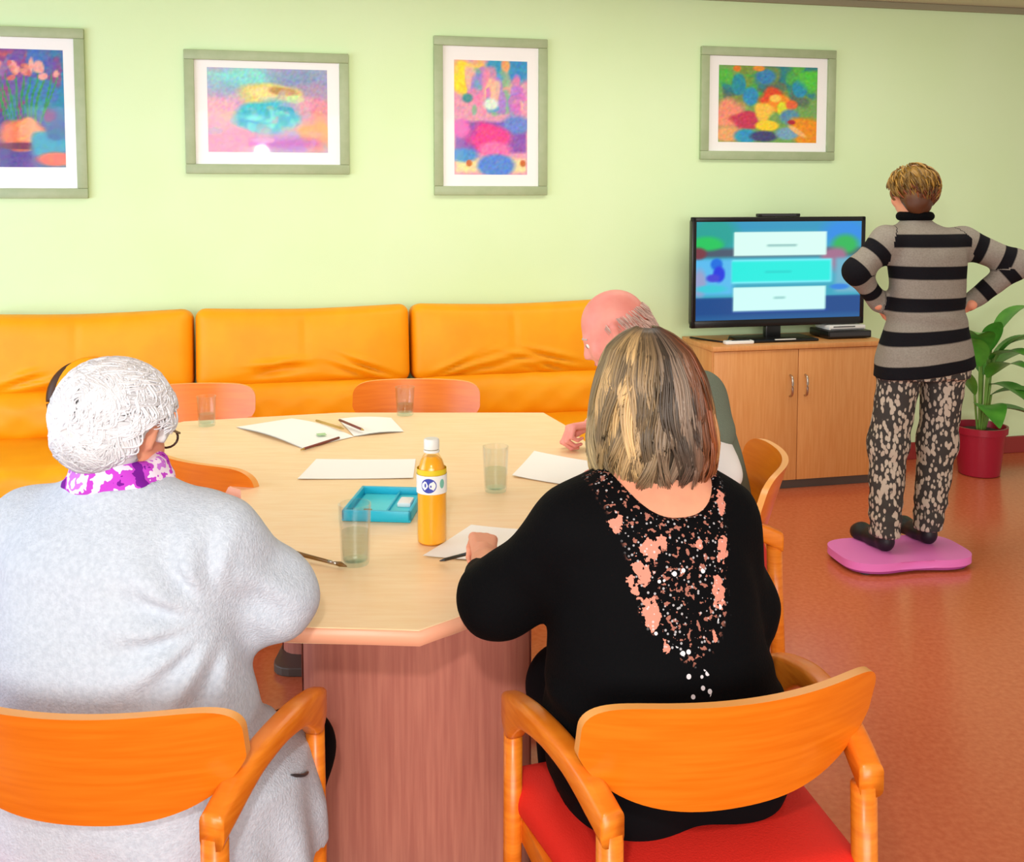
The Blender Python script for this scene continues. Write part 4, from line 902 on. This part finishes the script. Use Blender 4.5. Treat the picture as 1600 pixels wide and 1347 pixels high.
    low = np.clip((1.125-V[:, 2])/.06, 0, 1); setcol(me, np.stack([tn*(1-.30*low), tn*(1-.28*low), tn*(1-.26*low)], -1)); hr = link('hair', me, root)  # nape shading painted into the cap colour, greyer towards the bottom
    g = np.random.default_rng(9); N, K = 5200, 12; d = g.normal(size=(N, 3)); d /= np.linalg.norm(d, axis=1, keepdims=True)
    q = d*rad
    ok = ~((q[:, 1] > .045) & (q[:, 2] < .06)) & ~((q[:, 1] > -.02) & (q[:, 2] < -.02)) & (q[:, 2] > -.096) & ~((np.abs(q[:, 0]) > .055) & (np.abs(q[:, 1]+.012) < .03) & (q[:, 2] < .02))
    d = d[ok]; N = len(d); t = np.linspace(0, 1, K)
    lockid = np.floor(7*d[:, 0]+3*np.sin(5*d[:, 1]))+13*np.floor(6*d[:, 2]+2*np.sin(4*d[:, 0]))+31*np.floor(5*d[:, 1]); lv = (np.abs(np.sin(lockid*12.9898)*43758.5453)) % 1
    flow = np.stack([.5*np.sin(5*d[:, 2]+6.28*lv), -.55+.4*np.sin(6*d[:, 0]+3*lv), -.8+0*lv], -1)+g.normal(0, .12, (N, 3)); flow -= d*np.sum(flow*d, 1)[:, None]; flow /= np.linalg.norm(flow, axis=1, keepdims=True)+1e-6
    side = np.cross(d, flow); L = g.uniform(.35, .62, N)
    P = d[:, None]+flow[:, None]*(L[:, None]*t[None])[..., None]+side[:, None]*(.13*np.sin(6.28*lv[:, None]+5.0*t[None]))[..., None]
    P = P*rad; P /= np.linalg.norm(P, axis=2, keepdims=True); t1 = 1/np.sqrt(((P/rad)**2).sum(-1))
    qa = ((P/r2)**2).sum(-1); qb = -2*(P*c2/r2**2).sum(-1); qc = ((c2/r2)**2).sum()-1; dd_ = qb*qb-4*qa*qc; t2 = np.where(dd_ > 0, (-qb+np.sqrt(np.maximum(dd_, 0)))/(2*qa), 0)
    P = P*(np.maximum(t1, t2)*(1.0+.026*np.sin(PI*t)[None]*(.5+lv[:, None])+g.uniform(-.010, .012, N)[:, None]))[..., None]
    ok = ~(((P[..., 2] < -.108)).any(1) | ((np.abs(P[..., 0]) > .05) & (P[..., 1] > -.03) & (P[..., 2] < -.02)).any(1) | ((P[..., 1] > .05) & (P[..., 2] < .05)).any(1)); P, d, lv = P[ok], d[ok], lv[ok]; N = len(d)
    P = hcc+P@HR; cols = [tuple(np.clip(np.array((222, 223, 228))*(.90+.14*l_+.08*g.random())*(1-.25*max(0, -dd[2]-.3)), 40, 250)) for dd, l_ in zip(d, lv)]  # lower curls carry the same painted shading
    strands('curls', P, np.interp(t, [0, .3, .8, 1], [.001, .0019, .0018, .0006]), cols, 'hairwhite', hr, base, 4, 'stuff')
    # spectacles
    def w(p): return np.array(hc)+.98*(np.array(p)@HR)-np.array(base)
    sp = rod('spectacles', [w((.083, -.028, .012)), w((.082, .03, .014)), w((.072, .085, .012))], .0022, 'spectacle', root, 6)
    rod('temple', [w((-.083, -.028, .012)), w((-.082, .03, .014)), w((-.072, .085, .012))], .0022, 'spectacle', sp, 6)
    for sx in (-1, 1):
        th = np.linspace(0, 2*PI, 20); rod('rim', [w((sx*.034+.025*math.cos(a_), .104, .002+.019*math.sin(a_))) for a_ in th], .0022, 'spectacle', sp, 6)
    rod('temple_tip', [w((.084, -.028, .012)), w((.084, -.042, .002)), w((.081, -.050, -.024))], .003, 'spectacle', sp, 6)

# ---------------------------------------------------------------- bald man (right side of the table)
def man():
    base = (.56, 2.98, 0); yaw = math.radians(84); r = (math.cos(yaw), math.sin(yaw)); f = (-math.sin(yaw), math.cos(yaw))
    tor = [(1.09, .405, 3.0, .055, .055), (1.07, .425, 3.0, .085, .075), (1.04, .450, 2.995, .160, .098), (.99, .475, 2.99, .190, .118), (.90, .505, 2.985, .195, .128), (.80, .530, 2.98, .195, .135), (.70, .55, 2.98, .198, .140), (.60, .56, 2.98, .20, .145), (.50, .56, 2.98, .195, .145)]
    Ls, Le, Lw = (.515, 2.815, .985), (.560, 2.735, .800), (.30, 2.76, .790)
    Rs, Re, Rw = (.470, 3.170, .985), (.42, 3.235, .810), (.255, 3.24, .815)
    hip = [(.56, 2.89, .545), (.56, 3.07, .545)]; knee = [(.16, 2.90, .55), (.16, 3.10, .55)]; ank = [(.20, 2.90, .10), (.20, 3.10, .10)]
    hc = (.303, 3.0, 1.150); HR = frame_of(math.radians(80), math.radians(-30))
    F = Field((.0, 2.6, 0), (.8, 3.4, 1.32), .0075)
    F.loft(tor, r, off=-.014); F.chain([Ls, Le, Lw], [.050, .042, .027]); F.chain([Rs, Re, Rw], [.050, .042, .027]); F.cone((.42, 3.0, 1.03), (.345, 3.0, 1.10), .058, .056, .04)
    for h_, k_, a_ in zip(hip, knee, ank): F.chain([h_, k_, a_], [.080, .055, .035])
    add_head(F, hc, HR, 1.02)
    hands = [hand((.292, 2.76, .792), (-1, .15, -.08), (0, -.1, -1), 1, (22, 28, 20), 30), hand((.262, 3.238, .818), (-.88, -.30, -.05), (-.1, -.35, -.9), -1, (58, 72, 40), 35)]
    root = person(F, hands, base, 'bald man in grey vest and white shirt sitting at the right side of the table', 'skinpink')
    face_parts(root, base, hc, HR, 1.02)
    F = Field((.1, 2.6, .46), (.82, 3.42, 1.14), .008); F.loft(tor, r, off=-.004); F.chain([(.48, 2.88, 1.01), Ls, Le, (.32, 2.76, .794)], [.05, .064, .054, .042], .04); F.chain([(.46, 3.11, 1.01), Rs, Re, (.275, 3.24, .815)], [.05, .066, .058, .042], .04); F.disp(lambda x, y, z: .004*wob(x, y, z, 32, 1)); F.cut(lambda x, y, z: z-1.075+0*x+0*y)
    cloth('shirt', F, 'shirt', root, base)
    F = Field((.25, 2.6, .50), (.82, 3.4, 1.14), .008); F.loft([(z_, x_, y_, a_*(1.0 if z_ < 1.0 else .93)+.006, b_+.010) for z_, x_, y_, a_, b_ in tor], r)
    F.chain([(.47, 2.90, 1.01), Ls, (.545, 2.78, .90)], [.06, .074, .070], .04); F.chain([(.46, 3.10, 1.01), Rs], [.06, .072], .04)
    F.cut(lambda x, y, z: z-1.062+.55*np.maximum(0, .45-x)+0*y)
    cloth('vest', F, 'vest', root, base)
    F = Field((.0, 2.7, .04), (.8, 3.3, .66), .008)
    for h_, k_, a_ in zip(hip, knee, ank): F.chain([h_, k_, (a_[0], a_[1], a_[2]+.04)], [.09, .074, .06], .04)
    F.loft([(.57, .56, 2.98, .18, .13), (.50, .56, 2.98, .18, .13)], r); cloth('trousers', F, 'leggrey', root, base)
    for a_ in ank: shoe(root, base, (a_[0], a_[1], 0), yaw)
    g = np.random.default_rng(3); N, K = 1100, 6; az = g.uniform(math.radians(-195), math.radians(15), N); zl = g.uniform(-.045, .035, N)-.0*az; t = np.linspace(0, 1, K)
    p = np.stack([.079*np.cos(az), -.012+.099*np.sin(az), zl], -1)*1.02; dn = np.stack([.15*np.cos(az), .15*np.sin(az)-.25, -np.ones(N)], -1)
    P = p[:, None]+dn[:, None]*(.022*t)[None, :, None]; q = P[:, 0]; ok = ~((np.abs(q[:, 0]) > .05) & (q[:, 1] > -.035)) | (q[:, 2] > .02); P = np.array(hc)+P[ok]@HR
    strands('hair', P, np.interp(t, [0, 1], [.0013, .0006]), [tuple(np.array((214, 182, 168))*g.uniform(.88, 1.08)) for _ in range(len(P))], 'hairshort', root, base, 4, 'stuff')

# ---------------------------------------------------------------- standing woman on the board
def woman_standing():
    base = (1.69, 4.30, 0); yaw = math.radians(9); r = (math.cos(yaw), math.sin(yaw)); f = (-math.sin(yaw), math.cos(yaw))
    G = .053
    tor = [(1.455, 1.694, 4.305, .052, .055), (1.43, 1.698, 4.30, .075, .065), (1.405, 1.71, 4.295, .140, .080), (1.37, 1.728, 4.29, .178, .098), (1.30, 1.738, 4.285, .172, .115), (1.20, 1.742, 4.28, .158, .118), (1.10, 1.742, 4.28, .156, .120), (1.02, 1.742, 4.28, .166, .128), (.92, 1.738, 4.275, .194, .146), (.84, 1.738, 4.275, .209, .158), (.77, 1.738, 4.275, .211, .160)]
    Ls, Le, Lw = (1.565, 4.27, 1.355), (1.435, 4.25, 1.235), (1.570, 4.335, 1.075)
    Rs, Re, Rw = (1.905, 4.33, 1.350), (2.125, 4.28, 1.262), (1.925, 4.335, 1.075)
    hip = [(1.645, 4.28, .86), (1.835, 4.30, .86)]; knee = [(1.598, 4.29, .50), (1.825, 4.33, .50)]; ank = [(1.575, 4.235, G+.085), (1.792, 4.325, G+.085)]
    hc = (1.692, 4.335, 1.565); HR = frame_of(math.radians(22), math.radians(-10))
    F = Field((1.3, 4.05, .04), (2.25, 4.6, 1.72), .0078)
    F.loft([q_ for q_ in tor if q_[0] > .85], r, off=-.016); F.chain([Ls, Le, Lw], [.046, .036, .026]); F.chain([Rs, Re, Rw], [.046, .036, .026]); F.cone((1.695, 4.30, 1.40), (1.692, 4.322, 1.50), .052, .048, .04)
    for h_, k_, a_ in zip(hip, knee, ank): F.chain([h_, k_, a_], [.082, .054, .034])
    add_head(F, hc, HR, .95)
    hands = [hand((1.572, 4.34, 1.073), (.55, .80, -.40), (.75, -.55, .1), 1, (14, 22, 14), 20, .92), hand((1.923, 4.34, 1.073), (-.45, .85, -.40), (-.8, -.5, .1), -1, (14, 22, 14), 20, .92)]
    root = person(F, hands, base, 'woman in striped jumper standing on the pink board with hands on hips')
    face_parts(root, base, hc, HR, .95)
    F = Field((1.3, 4.05, .74), (2.25, 4.6, 1.5), .0066)
    F.loft(tor, r); F.chain([(1.61, 4.28, 1.36), Ls, Le, (1.560, 4.33, 1.09)], [.05, .062, .052, .037], .04); F.chain([(1.86, 4.31, 1.36), Rs, Re, (1.94, 4.332, 1.09)], [.05, .062, .052, .037], .04)
    F.disp(lambda x, y, z: .003*wob(x, y, z, 30, 1)+.004*np.sin(60*z+10*x)*np.exp(-((z-1.06)/.05)**2))
    F.cut(lambda x, y, z: (.810+.13*(x-1.74))-z+0*y); F.cut(lambda x, y, z: z-1.452+0*x+0*y)
    o, V = cloth('striped_jumper', F, 'stripes', root, base)
    def along(p, pts, rs):
        best = np.full(len(p), 9.); dist = np.zeros(len(p)); acc = 0
        for a, b, ra, rb in zip(pts, pts[1:], rs, rs[1:]):
            a, b = np.array(a), np.array(b); L = np.linalg.norm(b-a); t = np.clip(((p-a)@(b-a))/L**2, 0, 1); d = np.linalg.norm(p-a-t[:, None]*(b-a), axis=1)-(ra+(rb-ra)*t); m = d < best; best[m] = d[m]; dist[m] = acc+t[m]*L; acc += L
        return best, dist
    ph = (1.390-V[:, 2]+.13*(V[:, 0]-1.74)*np.clip((1.15-V[:, 2])/.3, 0, 1))/.131
    tI = smooth_interp(tor); cx, cy, a_, b_ = tI(V[:, 2]); td = (np.sqrt((((V[:, 0]-cx)*r[0]+(V[:, 1]-cy)*r[1])/a_)**2+((-(V[:, 0]-cx)*r[1]+(V[:, 1]-cy)*r[0])/b_)**2)-1)*b_
    for pts, rs in (((Ls, Le, (1.560, 4.33, 1.09)), (.062, .052, .037)), ((Rs, Re, (1.94, 4.332, 1.09)), (.062, .052, .037))):
        d, s = along(V, pts, rs); m = d < td-.006; ph[m] = .62+(s[m])/.115
    setfloat(o.data, 'ph', ph)
    F = Field((1.4, 4.05, .1), (2.1, 4.6, .98), .0072)
    F.loft([(.94, 1.738, 4.275, .176, .124), (.86, 1.738, 4.275, .188, .134), (.79, 1.737, 4.277, .190, .136)], r)
    for h_, k_, a_ in zip(hip, knee, ank): F.chain([h_, k_, (a_[0], a_[1], a_[2]+.0)], [.090, .080, .062], .035)
    F.disp(lambda x, y, z: .004*wob(x, y, z, 34, 2)+.003*np.sin(90*z+8*x)*np.exp(-((z-.2)/.08)**2)); F.cut(lambda x, y, z: (G+.062)-z+0*x+0*y)
    cloth('patterned_trousers', F, 'snakeprint', root, base)
    for a_ in ank: shoe(root, base, (a_[0]-.0, a_[1]-.0, G), yaw+.1)
    hcc = np.array((1.690, 4.322, 1.582)); rad = np.array((.096, .108, .098))
    F = Field(hcc-.16, hcc+.15, .006); F.ell(hcc, rad-.006, HR); F.ell(hcc+np.array((.0, -.055, -.06)), (.062, .042, .055), HR, .04); F.disp(lambda x, y, z: .004*wob(x, y, z, 55, 0))
    def face_open(x, y, z):
        q = np.stack(np.broadcast_arrays(x-hc[0], y-hc[1], z-hc[2]), -1)@HR.T
        return np.maximum(np.minimum(q[..., 1]-.045, .065-q[..., 2]), np.minimum(q[..., 1]+.012, -.015-q[..., 2]))
    F.cut(face_open); V, Q = F.mesh(); me = newmesh('hair', V-np.array(base), [Q], M['hairshort'])
    up = np.clip((V[:, 2]-1.53)/.1, 0, 1)[:, None]; c = (np.array(lin((88, 48, 22)))*(1-up)+np.array(lin((150, 112, 40)))*up); setcol(me, c); hr = link('hair', me, root)
    g = np.random.default_rng(4); N, K = 700, 8; d = g.normal(size=(N, 3)); d /= np.linalg.norm(d, axis=1, keepdims=True); q = d*rad
    ok = ~((q[:, 1] > .045) & (q[:, 2] < .05)) & ~((q[:, 1] > -.01) & (q[:, 2] < -.02)) & (q[:, 2] > -.09); d = d[ok]; N = len(d); t = np.linspace(0, 1, K)
    tan = np.stack([.25*g.normal(size=N), -.35+.2*g.normal(size=N), -np.ones(N)], -1); tan -= d*np.sum(tan*d, 1)[:, None]; tan /= np.linalg.norm(tan, axis=1, keepdims=True)
    P = d[:, None]+tan[:, None]*(.55*t)[None, :, None]; P /= np.linalg.norm(P, axis=2, keepdims=True); P = P*rad*(1+.05*np.sin(PI*t*.9))[None, :, None]*g.uniform(.97, 1.03, N)[:, None, None]
    P = hcc+P@HR; cols = [tuple(np.array((150, 112, 44) if dd[2] > -.1+.3*g.normal() else (126, 66, 30))*g.uniform(.6, 1.2)) for dd in d]
    strands('strands', P, np.interp(t, [0, .3, .8, 1], [.001, .003, .003, .0006]), cols, 'hairshort', hr, base, 4, 'stuff')
    F = Field((1.55, 4.15, 1.40), (1.85, 4.45, 1.52), .006); n = 20
    for i in range(n):
        a, b = 2*PI*i/n, 2*PI*(i+1)/n
        F.cone((1.694+.058*math.cos(a), 4.308+.058*math.sin(a), 1.462), (1.694+.058*math.cos(b), 4.308+.058*math.sin(b), 1.462), .016, .016, .012)
    cloth('collar', F, 'blackcloth', root, base)

# ---------------------------------------------------------------- cloth materials with a pattern of their own
def pattern_mats():
    def start(name, rough=.85):
        m = bpy.data.materials.new(name); m.use_nodes = True; nt = m.node_tree; b = nt.nodes['Principled BSDF']; b.inputs['Roughness'].default_value = rough; b.inputs['Specular IOR Level'].default_value = .1
        tc = nt.nodes.new('ShaderNodeTexCoord'); return m, nt, b, tc, nt.links.new
    def attr(nt, n): a = nt.nodes.new('ShaderNodeAttribute'); a.attribute_name = n; return a.outputs['Fac']
    def math_(nt, op, a, b=None, c=None):
        n = nt.nodes.new('ShaderNodeMath'); n.operation = op
        for i, v in enumerate((a, b, c)):
            if v is None: continue
            if isinstance(v, (int, float)): n.inputs[i].default_value = v
            else: nt.links.new(v, n.inputs[i])
        return n.outputs[0]
    def mix(nt, f, a, b):
        n = nt.nodes.new('ShaderNodeMix'); n.data_type = 'RGBA'; nt.links.new(f, n.inputs[0])
        for i, v in ((6, a), (7, b)):
            if isinstance(v, tuple): n.inputs[i].default_value = (*lin(v), 1)
            else: nt.links.new(v, n.inputs[i])
        return n.outputs[2]
    def noise(nt, tc, sc, det=3, st=(1, 1, 1)):
        mp = nt.nodes.new('ShaderNodeMapping'); mp.inputs['Scale'].default_value = st; nt.links.new(tc.outputs['Object'], mp.inputs[0]); n = nt.nodes.new('ShaderNodeTexNoise'); n.inputs['Scale'].default_value = sc; n.inputs['Detail'].default_value = det; nt.links.new(mp.outputs[0], n.inputs[0]); return n.outputs[0]
    def vor(nt, tc, sc, st=(1, 1, 1), feat='F1'):
        mp = nt.nodes.new('ShaderNodeMapping'); mp.inputs['Scale'].default_value = st; nt.links.new(tc.outputs['Object'], mp.inputs[0]); n = nt.nodes.new('ShaderNodeTexVoronoi'); n.feature = feat; n.inputs['Scale'].default_value = sc; nt.links.new(mp.outputs[0], n.inputs[0]); return n.outputs['Distance']
    # black top with lace back and beads
    m, nt, b, tc, L = start('black_lace_top')
    lace, fl, bead = attr(nt, 'lace'), attr(nt, 'fl'), attr(nt, 'bead')
    n1 = noise(nt, tc, 105, 3)
    flm = math_(nt, 'MULTIPLY', math_(nt, 'GREATER_THAN', math_(nt, 'ADD', math_(nt, 'MULTIPLY', fl, .8), math_(nt, 'MULTIPLY', n1, 1.5)), 1.30), 1)
    hole = math_(nt, 'MULTIPLY', math_(nt, 'GREATER_THAN', n1, .60), lace)
    skin = math_(nt, 'MAXIMUM', math_(nt, 'MULTIPLY', flm, math_(nt, 'GREATER_THAN', fl, .05)), math_(nt, 'MULTIPLY', hole, .55))
    bd1 = math_(nt, 'MULTIPLY', math_(nt, 'LESS_THAN', vor(nt, tc, 72), .30), math_(nt, 'GREATER_THAN', math_(nt, 'ADD', bead, math_(nt, 'MULTIPLY', noise(nt, tc, 40, 1), .5)), .72))
    bd2 = math_(nt, 'MULTIPLY', math_(nt, 'MULTIPLY', math_(nt, 'LESS_THAN', vor(nt, tc, 110), .22), lace), .55)
    c = mix(nt, skin, (6, 6, 8), (218, 142, 122)); c = mix(nt, math_(nt, 'MAXIMUM', bd1, bd2), c, (225, 220, 224)); L(c, b.inputs['Base Color'])
    bp = nt.nodes.new('ShaderNodeBump'); bp.inputs['Strength'].default_value = .25; bp.inputs['Distance'].default_value = .004; L(noise(nt, tc, 240, 2), bp.inputs['Height']); L(bp.outputs[0], b.inputs['Normal']); M['blacktop'] = m
    # stripes
    m, nt, b, tc, L = start('striped_knit'); ph = attr(nt, 'ph'); fr = math_(nt, 'FRACT', ph)
    dark = math_(nt, 'MULTIPLY_ADD', math_(nt, 'ABSOLUTE', math_(nt, 'SUBTRACT', fr, .21)), -22, .21*22+.5); cl = nt.nodes.new('ShaderNodeClamp'); L(dark, cl.inputs[0])
    g = mix(nt, noise(nt, tc, 160, 3), (122, 114, 103), (158, 152, 141)); L(mix(nt, cl.outputs[0], g, (22, 21, 25)), b.inputs['Base Color'])
    bp = nt.nodes.new('ShaderNodeBump'); bp.inputs['Strength'].default_value = .3; bp.inputs['Distance'].default_value = .005; L(noise(nt, tc, 220, 2), bp.inputs['Height']); L(bp.outputs[0], b.inputs['Normal']); M['stripes'] = m
    # snake print trousers
    m, nt, b, tc, L = start('snake_print_cloth'); v = vor(nt, tc, 66, (1, 1, .55)); n2 = noise(nt, tc, 26, 4, (1.4, 1.4, .4))
    k = math_(nt, 'ADD', math_(nt, 'MULTIPLY', v, .9), math_(nt, 'MULTIPLY', n2, 1.1)); rp = nt.nodes.new('ShaderNodeValToRGB'); e = rp.color_ramp.elements
    e[0].position = .92; e[0].color = (*lin((190, 178, 160)), 1); e[1].position = 1.42; e[1].color = (*lin((46, 44, 44)), 1)
    x = e.new(1.08); x.color = (*lin((142, 132, 116)), 1); x = e.new(1.20); x.color = (*lin((66, 63, 60)), 1); L(k, rp.inputs[0]); L(rp.outputs[0], b.inputs['Base Color']); M['snakeprint'] = m
    # scarf
    m, nt, b, tc, L = start('scarf_print'); n3 = noise(nt, tc, 26, 3); rp = nt.nodes.new('ShaderNodeValToRGB'); rp.color_ramp.interpolation = 'CONSTANT'; e = rp.color_ramp.elements
    e[0].position = 0; e[0].color = (*lin((120, 30, 150)), 1); e[1].position = .38; e[1].color = (*lin((196, 70, 206)), 1); x = e.new(.46); x.color = (*lin((240, 224, 242)), 1); x = e.new(.55); x.color = (*lin((206, 120, 222)), 1); x = e.new(.61); x.color = (*lin((238, 228, 240)), 1); L(n3, rp.inputs[0]); L(rp.outputs[0], b.inputs['Base Color']); M['scarf'] = m
pattern_mats()
woman_white(); woman_black(); man(); woman_standing()
for o in COL.objects:
    if o.name.split('.')[0] == 'hair' and o.type == 'MESH': pass
